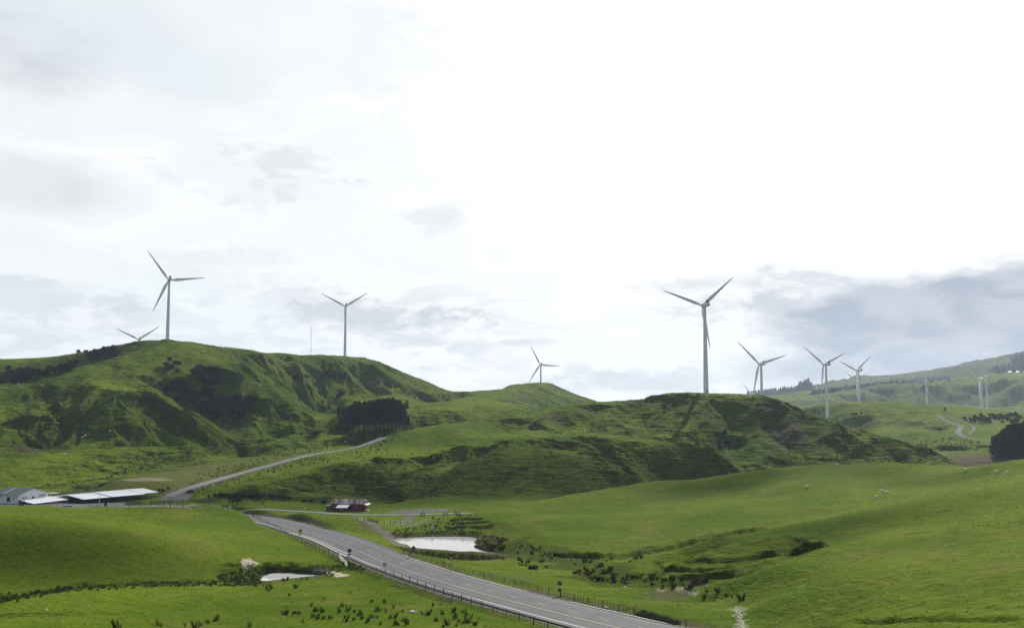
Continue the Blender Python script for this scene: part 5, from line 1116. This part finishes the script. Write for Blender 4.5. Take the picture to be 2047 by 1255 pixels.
def fill(poly,n,seed):
    r=np.random.RandomState(seed); P=np.array(poly,float); out=[]; g=0
    while len(out)<n and g<n*60:
        g+=1; x=r.uniform(P[:,0].min(),P[:,0].max()); y=r.uniform(P[:,1].min(),P[:,1].max())
        if inside(np.array([x]),np.array([y]),P)[0] and all((x-a)**2+((y-b)*1.6)**2>r.uniform(9,30) for a,b in out): out.append((x,y))
    return out
scatter_bush(fill([(310,752),(318,752),(330,778),(362,765),(372,775),(398,790),(405,775),(380,745),(392,741),(440,742),(450,740),(452,758),(440,790),(448,805),(480,795),(515,790),(505,820),(485,842),(455,850),(430,842),(400,828),(365,808),(345,800),(318,775)],105,3),(lambda x,y: zone(x,y,[(lambda x,y:y<765 and x<410,'scrub tree at the top of the left arm of the bush gully'),(lambda x,y:y<765,'dark tree at the head of the right arm of the bush gully'),(lambda x,y:x<400 and y<792,'scrub tree in the left arm of the bush gully'),(lambda x,y:x<400,'brownish scrub tree low on the left side of the bush gully'),(lambda x,y:x<450 and y<805,'dark tree in the middle of the bush gully where its arms meet'),(lambda x,y:x<450,'dark tree at the very foot of the bush gully'),(lambda x,y:x<480,'dark tree in the right half of the bush gully'),(lambda x,y:True,'dark tree at the right tip of the bush gully')])),'trees of the bush gully',kinds=(0,3,1,4,2,0),hpx=(11,19))
scatter_bush(fill([(325,725),(345,722),(362,728),(355,745),(332,748)],9,4),'small dark tree in the open patch above the bush gully','scrub above the bush gully',hpx=(8,13))
scatter_bush([(231,712),(226,711),(220,710),(214,711),(207,712),(201,713),(195,714),(189,715),(183,716),(224,716),(216,717),(208,718),(200,719),(192,720),(186,722),(180,721)],'wind clipped dark tree in the belt on the left skyline','trees on the left skyline',hpx=(15,20),kinds=(0,2,1))
scatter_bush([(171.5,707)],'separate low dark tree just left of the skyline belt',None,hpx=(8.5,9)); scatter_bush([(156.5,709)],'thin lone tree farthest left on the skyline',None,hpx=(9,9.5),kinds=(2,))
scatter_bush([(58,756)],'largest round dark tree in the gully at the left edge',None,hpx=(25,26),kinds=(1,)); scatter_bush([(37,743)],'small lone dark tree upslope of the round gully tree',None,hpx=(9,10)); scatter_bush([(17,740)],'dark shrub above the left edge scrub beside a bare scar',None,hpx=(10,11))
scatter_bush(fill([(0,760),(20,752),(45,757),(70,752),(100,744),(145,734),(150,737),(120,744),(75,753),(45,764),(0,769)],42,8),(lambda x,y: zone(x,y,[(lambda x,y:x<30,'dark scrub tree at the extreme left edge behind the spur'),(lambda x,y:x<80,'dark scrub tree beside the large round tree behind the left spur'),(lambda x,y:x<115,'dark scrub tree midway along the gully behind the left spur'),(lambda x,y:True,'dark scrub tree at the upper right end of the gully behind the left spur')])),'scrub of the left gully',hpx=(11,17),kinds=(0,1,2,3)); scatter_bush([(152,728),(148,735)],'pale stemmed dark tree at the top of the left gully','scrub at the left gully head',hpx=(12,14))
scatter_bush([(594,756),(613,756),(590,758)],'round dark shrub on the steep gullied face left of centre','shrubs on the gullied face',hpx=(7,10)); scatter_bush(fill([(645,745),(668,748),(690,752),(688,762),(660,760)],12,9),'dark scrub in the deep gully under the ridge','scrub under the ridge',hpx=(7,12)); scatter_bush([(679,785),(683,792),(676,796)],'grey green tree near the foot of the gullied face','grey trees under the ridge',hpx=(10,14),kinds=(3,))
scatter_bush([(576,717),(582,717)],'small dark bush on the ridge line','bushes on the ridge line',hpx=(5,7)); scatter_bush([(1449,867),(1452,887),(1438,890)],'lone dark shrub in the gully right of the turbine shadow','shrubs right of the turbine shadow',hpx=(6,10))
scatter_bush(fill([(1925,838),(1945,834),(1960,834),(1985,840),(1992,846),(1960,845),(1930,842)],16,10),'dark bush at the foot of the far right turbine pair','bushes at the far right turbines',hpx=(5,9)); scatter_bush([(1889,820)],'lone dark round tree right of the far turbine above the winding road',None,hpx=(6,6.5)); scatter_bush([(1707,829),(1712,828),(1722,829),(1703,830)],'low dark scrub at a turbine foot on the far flat','scrub at the far turbine foot',hpx=(4,6))
scatter_bush(fill([(1975,832),(2030,828),(2047,836),(2040,846),(1995,846)],30,12),'dark bush in the shaded hollow right of the far turbines','bushes of the far right hollow',hpx=(5,8))
# bushy tree by the pens: pale and open
q=hit(474,1009); t=tree_obj('bare_tree',bush(31,9,6.5,M_BRN,.6),(q[0],q[1],gz(q[0],q[1])+ZC),.3,(1.,1.,1.),'wide twiggy grey green tree over the pens on the flat','tree')
q=hit(632,872); t=tree_obj('spring_tree',bush(32,9,5.5,M_WILL,.8),(q[0],q[1],gz(q[0],q[1])+ZC),.3,(1.3,1.3,1.1),'pale yellow green tree at the foot of the spur left of the pine grove','tree')
scatter_bush(fill([(410,996),(440,990),(480,988),(520,988),(560,992),(600,998),(640,1003),(655,1006),(620,1006),(560,1000),(500,994),(440,996)],36,13),'low dark scrub along the hill foot left of the red barn','scrub at the hill foot',kinds=(3,0,4),hpx=(5,10)); scatter_bush([(381,984),(377,985),(385,986)],'dark bush at the corner of the gravel fan','bushes at the gravel fan',hpx=(6,8)); scatter_bush([(318,981),(326,982),(336,979)],'dark bush behind the right end of the covered yards','bushes behind the covered yards',hpx=(6,8))
scatter_bush([(205,969),(200,969.5),(210,969)],'low dark bramble patch on the dry paddock behind the covered yards','bramble on the paddock',hpx=(4,5))
# rush clumps
def rush(seed,n,h,spread,m):
    rs_=np.random.RandomState(seed); V=[];Fs=[]
    for i in range(n):
        q=rs_.rand()*6.3; r0=rs_.rand()**.5*spread*.35; x=r0*math.cos(q);y=r0*math.sin(q); l=h*(.45+.6*rs_.rand()**1.3); o=rs_.rand()**1.5*spread*.45; w=.025+.028*rs_.rand(); t=rs_.rand()*6.3
        k=len(V); V+=[(x-w*math.cos(t),y-w*math.sin(t),-.05),(x+w*math.cos(t),y+w*math.sin(t),-.05),(x+o*.6*math.cos(q),y+o*.6*math.sin(q),l*.7),(x+o*1.1*math.cos(q)+.12,y+o*1.1*math.sin(q),l)]; Fs+=[(k,k+1,k+2),(k,k+2,k+3)]
    mb=MB(); mb.add(V,Fs); return mb.mesh('rush_clump',m)
RG=[rush(1,30,1.0,.95,M_RUSH),rush(2,20,.9,.7,M_RUSH),rush(3,12,.9,.5,M_RUSH),rush(9,14,.6,.6,M_RUSH)]; RB=[rush(4,80,1.2,1.3,M_RUSHB),rush(5,60,1.0,1.5,M_RUSHB),rush(6,42,1.0,.9,M_RUSHB),rush(10,26,.85,.7,M_RUSH)]
RC=[0]
def rushes(spots,label,group,M,sc=(.8,1.25)):
    for i,(x,y) in enumerate(spots):
        q=hit(x,y)
        if not q or abs(math.hypot(q[0],q[1]))<60: continue
        o=bpy.data.objects.new('rush_clump',M[i%len(M)]); COL.objects.link(o); s=rs.uniform(*sc); o.location=(q[0],q[1],gz(q[0],q[1])+ZC); o.rotation_euler=(0,0,rs.rand()*6); o.scale=(s*rs.uniform(.85,1.25),s*rs.uniform(.85,1.25),s*rs.uniform(.8,1.2)); tag(o,lab(label,x,y),'rush clump',group); RC[0]+=1
Z8=lambda L:[(560+a/4.652,1170+b/4.652) for a,b in L]
rushes(Z8([(40,270),(60,268),(120,272),(135,262),(150,256),(178,268),(290,196),(325,242),(345,238),(390,250),(410,246),(545,258),(552,246),(578,196),(568,190),(625,245),(635,222),(300,296),(318,290),(352,306),(345,310),(398,312),(410,306),(452,305),(475,306),(600,300),(635,296),(615,336),(605,332),(683,322),(720,288),(738,280),(752,270),(760,312),(770,300),(795,350),(810,345),(820,330),(832,315),(845,300),(860,296),(905,300),(935,366),(928,360),(965,160),(975,160),(985,246),(1018,304),(1055,298),(1070,366),(1085,362),(1102,370),(1145,330),(1180,362),(1320,268),(1365,274),(1375,270),(1420,192),(1500,178),(1590,165),(1610,248),(1515,268),(1510,272),(1550,356),(1560,365),(1635,378),(1645,370),(1740,350),(1755,345),(1810,370),(1825,366),(1850,310),(1710,250),(1730,276),(1780,296),(1905,380),(1620,306),(850,152),(410,130),(650,72),(150,20),(85,96),(210,340),(690,250),(895,236),(930,232),(1055,208),(1140,242),(1455,328),(1520,390),(1660,340),(1665,332),(1700,345)]),(lambda x,y: zone(x,y,[(lambda x,y:y<1195,'small rush clump high in the near field by the small pond'),(lambda x,y:x<640 and y<1225,'rush clump in the upper left part of the near field rushes'),(lambda x,y:x<640,'rush clump at the left of the thick near field rushes'),(lambda x,y:x<720 and y<1225,'rush clump along the upper row in the middle of the near field'),(lambda x,y:x<720,'rush clump in the thick middle patch of the near field'),(lambda x,y:x<800,'rush clump in the near field left of the flat white stone'),(lambda x,y:x<880,'rush clump in the near field just right of the flat white stone'),(lambda x,y:True,'rush clump in the near field corner close under the roadside fence')])),'rushes in the near field',RG)
rushes(fill([(0,1212),(0,1190),(60,1180),(130,1172),(220,1168),(300,1160),(420,1158),(470,1145),(490,1138),(510,1150),(500,1170),(430,1172),(280,1176),(130,1184)],46,21),(lambda x,y: zone(x,y,[(lambda x,y:x<110,'rush clump at the left end of the foreground ditch'),(lambda x,y:x<250,'rush clump in the left half of the foreground ditch'),(lambda x,y:x<400,'rush clump in the right half of the foreground ditch'),(lambda x,y:True,'rush clump where the foreground ditch meets the pale slip')])),'rushes in the left ditch',RG,(.6,1.15))
rushes([(232,1254),(238,1256),(315,1250),(322,1252),(392,1254),(400,1250),(415,1246),(427,1241),(432,1240),(500,1252),(370,1252)],'tall rush clump by the bottom edge at lower left','rushes at the bottom left edge',RG,(1.1,1.5))
rushes([(535,1172),(540,1175),(533,1178),(537,1181),(543,1177),(590,1172),(592,1175),(525,1172),(512,1172),(488,1168),(520,1150),(524,1146),(567,1160),(602,1157.5),(612,1156),(615,1156.5),(574,1159),(688,1128),(694,1137),(682,1133),(676,1131),(668,1132)],'small rush clump round the small pond','rushes round the small pond',RG,(.7,1.1))
rushes(fill([(960,1078),(985,1072),(1010,1078),(1060,1090),(1100,1098),(1128,1108),(1160,1112),(1180,1120),(1120,1120),(1070,1110),(1030,1104),(1000,1098),(970,1092)],48,22)+fill([(1030,1118),(1080,1122),(1100,1135),(1060,1138),(1020,1132)],11,23)+fill([(1140,1140),(1180,1128),(1250,1145),(1290,1150),(1320,1160),(1300,1172),(1240,1168),(1180,1160),(1150,1152)],42,24)+[(1200,1128),(1150,1128),(1212,1122),(1222,1118),(1270,1117),(1282,1116),(1258,1123),(1168,1124),(1178,1124),(1326,1160),(1332,1160),(1346,1158),(1342,1157),(1363,1161),(1383,1166),(1390,1165),(1402,1163),(1412,1161),(1326,1175),(1346,1174),(1376,1177),(1407,1195),(1413,1182),(1482,1198),(1436,1182),(1453,1191),(1463,1193),(1378,1174)],(lambda x,y: zone(x,y,[(lambda x,y:x<1025 and y<1105,'rush clump on the bank at the right tip of the large pond'),(lambda x,y:x<1090 and y<1112,'rush clump at the foot of the smooth hill right of the pond'),(lambda x,y:x<1110 and y>=1112,'rush clump in the lower left group between pond and batten fence'),(lambda x,y:y<1126,'rush clump under the low scarp of the smooth hill'),(lambda x,y:x<1180,'brown rush clump at the left of the big wet gully patch'),(lambda x,y:x<1240,'brown rush clump in the thick middle of the wet gully patch'),(lambda x,y:x<1310,'brown rush clump at the right of the big wet gully patch'),(lambda x,y:x<1395,'rush clump scattered along the pale stony trickle'),(lambda x,y:True,'lone rush clump on the slope above the lower stream stones')])),'rushes of the wet gully',RB,(.6,1.15))
print('rush clumps',RC[0])
def stuff_clumps(name,label,cat,spots,M,sc,mat_):
    """countless small tufts as one object"""
    V=[];Fs=[];n=0
    for i,(x,y) in enumerate(spots):
        q=hit(x,y)
        if not q: continue
        me=M[i%len(M)]; v=np.empty(len(me.vertices)*3); me.vertices.foreach_get('co',v); v=v.reshape(-1,3); s=rs.uniform(*sc)*max(1,q[3]/420); a=rs.rand()*6
        R=np.array([[math.cos(a),-math.sin(a),0],[math.sin(a),math.cos(a),0],[0,0,1]]); v=(v*s)@R.T+np.array([q[0],q[1],gz(q[0],q[1])+ZC]); f=np.array([p.vertices[:] for p in me.polygons])+n; V.append(v);Fs.append(f); n+=len(v)
    V=np.concatenate(V);Fs=np.concatenate(Fs); me=bpy.data.meshes.new(name); me.from_pydata(V.tolist(),[],Fs.tolist()); me.materials.append(mat_); me.update(); o=bpy.data.objects.new(name,me); COL.objects.link(o); return tag(o,label,cat,kind='stuff')
SM=[rush(7,26,.7,1.0,M_RUSH),rush(8,20,.55,.9,M_RUSH)]
sp=fill([(780,1062),(850,1050),(880,1052),(950,1060),(960,1070),(900,1067),(830,1068),(790,1074)],75,31)+fill([(790,1092),(830,1100),(900,1107),(1000,1112),(1015,1118),(960,1120),(880,1116),(830,1108),(800,1100)],95,32)+fill([(955,1076),(975,1070),(1000,1080),(985,1098),(960,1092)],28,33)+fill([(860,1036),(930,1034),(960,1050),(900,1060)],30,34)
stuff_clumps('pond_margin_growth','dense low dark growth fringing the large pond','undergrowth',sp,SM,(.7,1.5),M_RUSHB)
sp=fill([(470,1172),(420,1172),(440,1150),(480,1140),(500,1128),(560,1136),(660,1146),(670,1150),(640,1150),(560,1142),(525,1150),(520,1168)],170,35)+fill([(690,1118),(730,1138),(700,1140)],30,36)+fill([(1280,1222),(1360,1244),(1350,1252),(1275,1232)],60,37)+fill([(0,1206),(0,1194),(130,1174),(280,1166),(430,1160),(430,1170),(280,1174),(130,1182)],130,38)
stuff_clumps('ditch_growth','rank grass and weeds in the ditch, round the small pond and under the fences','undergrowth',sp,SM,(.7,1.2),M_RUSH)
sp=[]
for i in range(420):
    f=rs.rand(); x=380+f*410; y=np.interp(x,[380,400,470,540,600,680,720,784],[978,968,949,930,913,900,892,868])+rs.choice([-1,1])*(6+abs(rs.randn())*9); sp.append((x,y))
sp+=fill([(460,960),(600,935),(800,900),(1000,905),(1000,990),(700,1000),(520,985)],200,39)+fill([(1840,880),(1900,876),(1960,882),(1960,900),(1800,905),(1830,895)],160,40)+fill([(1500,930),(1640,880),(1880,925),(1700,925)],90,41)
stuff_clumps('rush_dotted_slopes','scattered dark rush tufts over the slopes beside the gravel road and far flats','undergrowth',sp,SM,(.6,1.1),M_BRACK)
sp=fill([(60,770),(120,775),(135,850),(100,880),(20,900),(90,850)],150,42)+fill([(262,788),(310,800),(410,865),(500,905),(560,905),(470,860),(520,890),(440,900),(330,850)],240,43)+fill([(200,960),(330,930),(420,915),(400,905),(280,905),(240,930)],120,44)+fill([(0,985),(100,975),(220,955),(120,965)],70,45)+fill([(690,720),(760,740),(860,790),(850,800),(760,780),(690,760)],60,46)+fill([(870,790),(930,785),(950,790),(880,805)],50,47)
stuff_clumps('hill_scrub','brown bracken and scrub tufts scattered in the hollows of the left hills','undergrowth',sp,SM,(.6,1.2),M_BRACK)
# far forests: one mass each
def far_forest(label,pts,h,seed,name='far_pine_forest',wf=.26):
    r_=np.random.RandomState(seed); mb=MB()
    for px,py,r in pts:
        if r is None:
            q=hit(px,py)
            if not q: continue
            x,y,z=q[0],q[1],gz(q[0],q[1])+ZC
        else: v=far_place(px,py,r); x,y,z=v
        hh=h*r_.uniform(.65,1.2); w=hh*wf*r_.uniform(.8,1.3)
        for k in range(5):
            z0=z-2+hh*(.08+.17*k); rad=w*(1-.17*k); n=6; ph=r_.rand()*6
            V=[(x+rad*math.cos(ph+2*math.pi*j/n)*r_.uniform(.7,1.2),y+rad*math.sin(ph+2*math.pi*j/n)*r_.uniform(.7,1.2),z0+r_.rand()*hh*.06) for j in range(n)]+[(x,y,z0+hh*.33)]
            mb.add(V,[(j,(j+1)%n,n) for j in range(n)])
    o=mb.build(name,M_FARP); return tag(o,label,'forest',kind='stuff')
r_=np.random.RandomState(9)
pts=[(x+r_.randn()*1.2,np.interp(x,[1495,1530,1570,1600,1640],[797,792,788,785,783])+r_.rand()*3,4700+r_.rand()*200) for x in np.linspace(1496,1640,420)]
far_forest('dark hazy pine shelterbelt along the far ridge behind the turbines',pts,34,1)
pts=[(x,y,None) for x,y in fill([(1625,782),(1630,778),(1662,776),(1663,784),(1626,789)],90,2)]+[(x,y,None) for x,y in fill([(1660,777),(1750,765),(1800,761),(1900,752),(1896,758),(1856,764),(1760,768),(1665,784)],420,3)]
far_forest('dark block of plantation across the far hillside below the skyline',pts,9,2,'far_plantation',1.1)
pts=[(x,y,None) for x,y in [] ]+[(1611+r_.randn()*7,782+r_.randn()*2.,4600+r_.rand()*100) for _ in range(90)]+[(1613+r_.randn()*3.5,777+r_.randn()*1.5,4550) for _ in range(40)]; far_forest('rounded dark tree mass breaking the far skyline between two turbines',pts,40,3,'far_tree_clump')
pts=[(x,y,None) for x,y in fill([(1975,742),(2010,733),(2047,728),(2047,740),(1990,746)],130,5)]+[(x,y,None) for x,y in fill([(2020,716),(2047,712),(2047,735),(2025,732)],90,6)]; far_forest('dark wood on the high far slope at the right edge',pts,22,4,'far_wood')
# ---------------------------------------------------------------- sheep
def sheep_mesh(graze):
    def ell(mb,c,r,n=12,m=8):
        V=[];Fs=[]
        for i in range(m+1):
            t=math.pi*i/m
            for j in range(n):
                q=2*math.pi*j/n; V.append((c[0]+r[0]*math.cos(t),c[1]+r[1]*math.sin(t)*math.cos(q),c[2]+r[2]*math.sin(t)*math.sin(q)))
        for i in range(m):
            for j in range(n): Fs.append((i*n+j,i*n+(j+1)%n,(i+1)*n+(j+1)%n,(i+1)*n+j))
        mb.add(V,Fs,True)
    mb=MB(); hz=.35 if graze else .95; hx=.82 if graze else .85
    prof=[(-.62,.02,.64),(-.60,.16,.66),(-.5,.27,.64),(-.3,.33,.62),(0,.34,.61),(.28,.31,.63),(.44,.25,.67),(.56,.17,.74 if not graze else .64),(.70,.12,.86 if not graze else .5),(.82,.095,.95 if not graze else .34),(.95,.07,.92 if not graze else .22),(1.03,.045,.88 if not graze else .15),(1.05,.005,.87 if not graze else .13)]
    n=12; V=[];Fs=[]
    for x,r,z in prof:
        for j in range(n): q=2*math.pi*j/n; V.append((x,r*.88*math.cos(q),z+r*math.sin(q)))
    for i in range(len(prof)-1):
        for j in range(n): Fs.append((i*n+j,i*n+(j+1)%n,(i+1)*n+(j+1)%n,(i+1)*n+j))
    mb.add(V,Fs,True)
    for x,y in ((-.42,.15),(-.42,-.15),(.36,.14),(.36,-.14)): mb.tube([(x,y,.5),(x+(-.05 if x<0 else .0),y,.3),(x,y,.16),(x+.02,y,-.02)],[.11,.06,.035,.04],7)
    ez=.98 if not graze else .36
    for s in (-1,1): mb.tube([(.84 if not graze else .82,s*.07,ez),(.82,s*.2,ez-.02)],[.045,.015],5)
    mb.tube([(-.6,0,.72),(-.68,0,.6),(-.68,0,.45)],[.05,.05,.03],6)
    return mb.mesh('sheep',M_FLEECE)
SH=[sheep_mesh(True),sheep_mesh(False)]
def sheep(px,py,rz,label,k=0,sc=1.0,group='sheep on the hills'):
    q=hit(px,py)
    if not q: return
    o=bpy.data.objects.new('sheep',SH[k]); COL.objects.link(o); o.location=(q[0],q[1],gz(q[0],q[1])+ZC); o.rotation_euler=(0,0,rz); o.scale=(sc,)*3; tag(o,label,'sheep',group)
for a in ((1613,974.5,.4,'sheep grazing alone on the shaded middle of the smooth right hill'),(1763,983.5,2.6,'left and upper sheep of the touching pair on the right hill',1),(1772,986.5,.2,'right sheep of the touching pair on the right hill'),(1752,996,.3,'sheep lying lowest, below the pair on the right hill'),(1673,930.5,.1,'sheep on the crest of the smooth right hill below the turbines',1),(1930,941.5,.4,'sheep in the dip of the crest near the right edge',1),(1992.5,944.5,0,'sheep by itself below the crest at the right edge'),(2014,946.5,3.,'rightmost sheep, on the faint track near the picture edge'),
  (116,847,.3,'sheep beside the brown gully on the left hill'),(220,863,1.,'sheep high on the rounded spur of the left hill'),(165,875,.5,'left sheep of the close pair on the lower left hill'),(170.5,872,2.8,'right sheep of the close pair on the lower left hill'),(185,891,.4,'sheep just below the close pair on the left hill'),(128,909,.2,'sheep low on the left hill above the shearing shed'),(36,769,.4,'sheep at the left edge on the spur crest under dark scrub'),(84,771,3.,'sheep on the spur crest right of the dark scrub'),(249.5,780,.3,'sheep on the shoulder of the left hill'),
  (667,875,.3,'sheep on the flat left of the pine grove'),(691,884,2.,'sheep on the flat below the pine grove'),(558,882,.6,'sheep at the foot of the sunlit spur left of centre'),(519,772,.3,'sheep high on the sunlit spur right of the bush gully')):
    far_=a[1]<1000 and hit(a[0],a[1]) and hit(a[0],a[1])[3]>520
    sheep(a[0],a[1],a[2],a[3],a[4] if len(a)>4 else 0,1.15 if far_ else 1.1)
# ---------------------------------------------------------------- stones
def stone_mesh(seed):
    bm=bmesh.new(); bmesh.ops.create_icosphere(bm,subdivisions=2,radius=1); r=np.random.RandomState(seed)
    k=r.randn(3,3)
    for v in bm.verts:
        f=1+.22*math.sin(3*v.co.x*k[0,0]+k[0,1])*math.cos(2.5*v.co.y+k[1,1])+.1*r.randn(); v.co*=f; v.co.z*=.6
    me=bpy.data.meshes.new('stone'); bm.to_mesh(me); bm.free(); me.materials.append(M_STONE); return me
ST=[stone_mesh(i) for i in range(4)]
def stones(spots,label,group,size):
    for i,(x,y) in enumerate(spots):
        q=hit(x,y)
        if not q: continue
        o=bpy.data.objects.new('stone',ST[i%4]); COL.objects.link(o); s=rs.uniform(*size); o.location=(q[0],q[1],gz(q[0],q[1])+ZC+s*.15); o.rotation_euler=(0,0,rs.rand()*6); o.scale=(s*rs.uniform(.8,1.4),s,s*.8); tag(o,label,'stone',group)
stones([(1471+rs.randn()*4-(0 if i<20 else 0)+(i/70)*16,1212+i*.62) for i in range(72)],'pale stone in the stream bed at the bottom right of the road','stones of the lower stream',(.08,.19))
stones([(1350+i*1.15+rs.randn()*2,1175+i*.33+rs.randn()*1.2) for i in range(36)],'pale stone in the trickle below the wet gully','stones of the upper stream',(.07,.16))
stones([(1211.5,1213.5)],'large white stone beside the concrete edge of the road',None,(.34,.36)); stones([(93,1218)],'single white stone in the lower left field',None,(.28,.3)); stones([(826,1223)],'flat white stone in the near field among the rushes',None,(.5,.55)); stones([(1250,1173.5)],'white stone in the grass below the brown rushes',None,(.35,.4)); stones([(564,1019.5)],'small white object at the track near the marker',None,(.4,.45)); stones([(609,1015.5)],'white stone on the flat left of the red barn',None,(.4,.45)); stones([(803,1043)],'white block on the creek flat right of the barn',None,(.5,.55)); stones([(915,1018)],'yellowish white stone beyond the farm track at the hill foot',None,(.4,.45)); stones([(347,976.5)],'white stone at the left side of the gravel fan',None,(.4,.45)); stones([(363,977)],'white stone on the far edge of the gravel fan',None,(.4,.45))
# ---------------------------------------------------------------- air
mb=MB(); mb.box((0,2300,ZC+15-170),(9000,8600,860)); HZ=mb.build('haze',bpy.data.materials.new('haze')); m=HZ.data.materials[0]; m.use_nodes=True; T=NT(m.node_tree); v=T.n('ShaderNodeVolumePrincipled'); o=T.n('ShaderNodeOutputMaterial'); T.l(v.outputs[0],o.inputs['Volume'])
v.inputs['Color'].default_value=(.62,.76,1,1); v.inputs['Density'].default_value=5e-5; v.inputs['Anisotropy'].default_value=.3; HZ['kind']='stuff'; HZ['label']='thin blue grey air fading the far hills'; HZ['category']='haze'
HZ.display_type='WIRE'
scene.cycles.use_denoising=True; scene.cycles.denoiser='OPENIMAGEDENOISE'; scene.cycles.denoising_prefilter='NONE'; scene.cycles.denoising_input_passes='RGB_ALBEDO_NORMAL'; scene.cycles.use_adaptive_sampling=False; scene.cycles.volume_bounces=0; scene.cycles.max_bounces=4; scene.cycles.diffuse_bounces=2;  scene.cycles.volume_max_steps=16

def shade_cloud(px,r,wa,wd,label_seed,lumps=26,alt=1150.):  # unseen cloud above the frame, added to shade one patch of ground
    g=pin(px,r); t=(alt-10)/math.sin(SUN_EL); c=Vector((g.x,g.y,ZC-45))+sdir*t; a=math.atan2(g.x,g.y); rr=np.random.RandomState(label_seed); mb=MB()
    for k in range(lumps):
        q=rr.rand()*6.3; d=rr.rand()**.6; u=d*math.cos(q)*wa*.75; w=d*math.sin(q)*wd*.75; s_=(1.15-d*.6)
        cx=c.x+u*math.cos(a)+w*math.sin(a); cy=c.y-u*math.sin(a)+w*math.cos(a); R_=(wa*.30*s_,wd*.36*s_,min(wa,wd)*.20*s_); n=14;m_=9; V=[];Fs=[]
        for i in range(m_+1):
            th=math.pi*i/m_
            for j in range(n):
                ph=2*math.pi*j/n; b=1+.13*math.sin(3*th+q)*math.cos(2*ph+q*2); x=R_[0]*math.sin(th)*math.cos(ph)*b; y=R_[1]*math.sin(th)*math.sin(ph)*b; V.append((cx+x*math.cos(a)+y*math.sin(a),cy-x*math.sin(a)+y*math.cos(a),c.z+R_[2]*math.cos(th)*b))
        for i in range(m_):
            for j in range(n): Fs.append((i*n+j,i*n+(j+1)%n,(i+1)*n+(j+1)%n,(i+1)*n+j))
        mb.add(V,Fs,True)
    o=mb.build('unseen_shade_cloud',M_SHADE_CLOUD); o['kind']='structure'
m_c,T,b=mat('shade_cloud_vapour'); b.inputs['Base Color'].default_value=(.85,.87,.9,1); b.inputs['Roughness'].default_value=1; lw=T.n('ShaderNodeLayerWeight'); lw.inputs[0].default_value=.5; tr_=T.n('ShaderNodeBsdfTransparent'); mx=T.n('ShaderNodeMixShader')
T.l(T.mr(lw.outputs['Facing'],.15,.95,.90,1.),mx.inputs[0]); T.l(b.outputs[0],mx.inputs[1]); T.l(tr_.outputs[0],mx.inputs[2]); o_=[x for x in T.nt.nodes if x.type=='OUTPUT_MATERIAL'][0]; T.l(mx.outputs[0],o_.inputs[0]); M_SHADE_CLOUD=m_c
shade_cloud(940,485,230,60,1,34); shade_cloud(20,243,85,27,2,40); shade_cloud(1500,410,95,38,3,30); shade_cloud(150,520,120,40,4,14); shade_cloud(1740,222,75,24,5,12); shade_cloud(1640,640,110,34,6,14); shade_cloud(1300,565,90,30,7,12)  # added out of view, each set by the ground it darkens
scene.cycles.transparent_max_bounces=48

def pasture_tufts(n=26000):
    r_=np.random.RandomState(77); r=np.sqrt(r_.uniform(108**2,400**2,n)); a=r_.uniform(-.49,.49,n); x=r*np.sin(a); y=r*np.cos(a); fc,fr=colrow(a,r)
    ok=(bil(gravel,fc,fr)<.15)&(bil(rough,fc,fr)<.5)&(bil(pale,fc,fr)<.2)&(fbm(x/11,y/11,3,61)+.6*fbm(x/2.5,y/2.5,2,62)+r_.randn(n)*.25>.12)
    D,_=seg_dist(x,y,ROAD[:,:2][::4]); ok&=D>11
    for P in (W1,W2): ok&=~inside(x,y,P[:,:2])
    x=x[ok];y=y[ok];z=gzv(x,y)+ZC; n=len(x); V=[];k=3
    for j in range(k):
        q=r_.uniform(0,6.3,n); w=r_.uniform(.03,.09,n); h=r_.uniform(.07,.22,n); ox=r_.randn(n)*.07; oy=r_.randn(n)*.07; lx=r_.randn(n)*.06; ly=r_.randn(n)*.06
        V.append(np.stack([np.stack([x+ox-w*np.cos(q),y+oy-w*np.sin(q),z-.02],-1),np.stack([x+ox+w*np.cos(q),y+oy+w*np.sin(q),z-.02],-1),np.stack([x+ox+lx,y+oy+ly,z+h],-1)],1))
    V=np.concatenate(V).reshape(-1,3).astype(np.float32); nt=len(V)//3; me=bpy.data.meshes.new('pasture_tufts'); me.vertices.add(len(V)); me.vertices.foreach_set('co',V.ravel()); me.loops.add(nt*3); me.loops.foreach_set('vertex_index',np.arange(nt*3,dtype=np.int32)); me.polygons.add(nt); me.polygons.foreach_set('loop_start',np.arange(0,nt*3,3,dtype=np.int32)); me.update(calc_edges=True)
    me.materials.append(leaf('pasture_grass',(.040,.072,.006),(.105,.140,.020),.2)); o=bpy.data.objects.new('grass_tufts',me); COL.objects.link(o); tag(o,'short ungrazed grass tufts over the near pasture','grass',kind='stuff')
pasture_tufts()
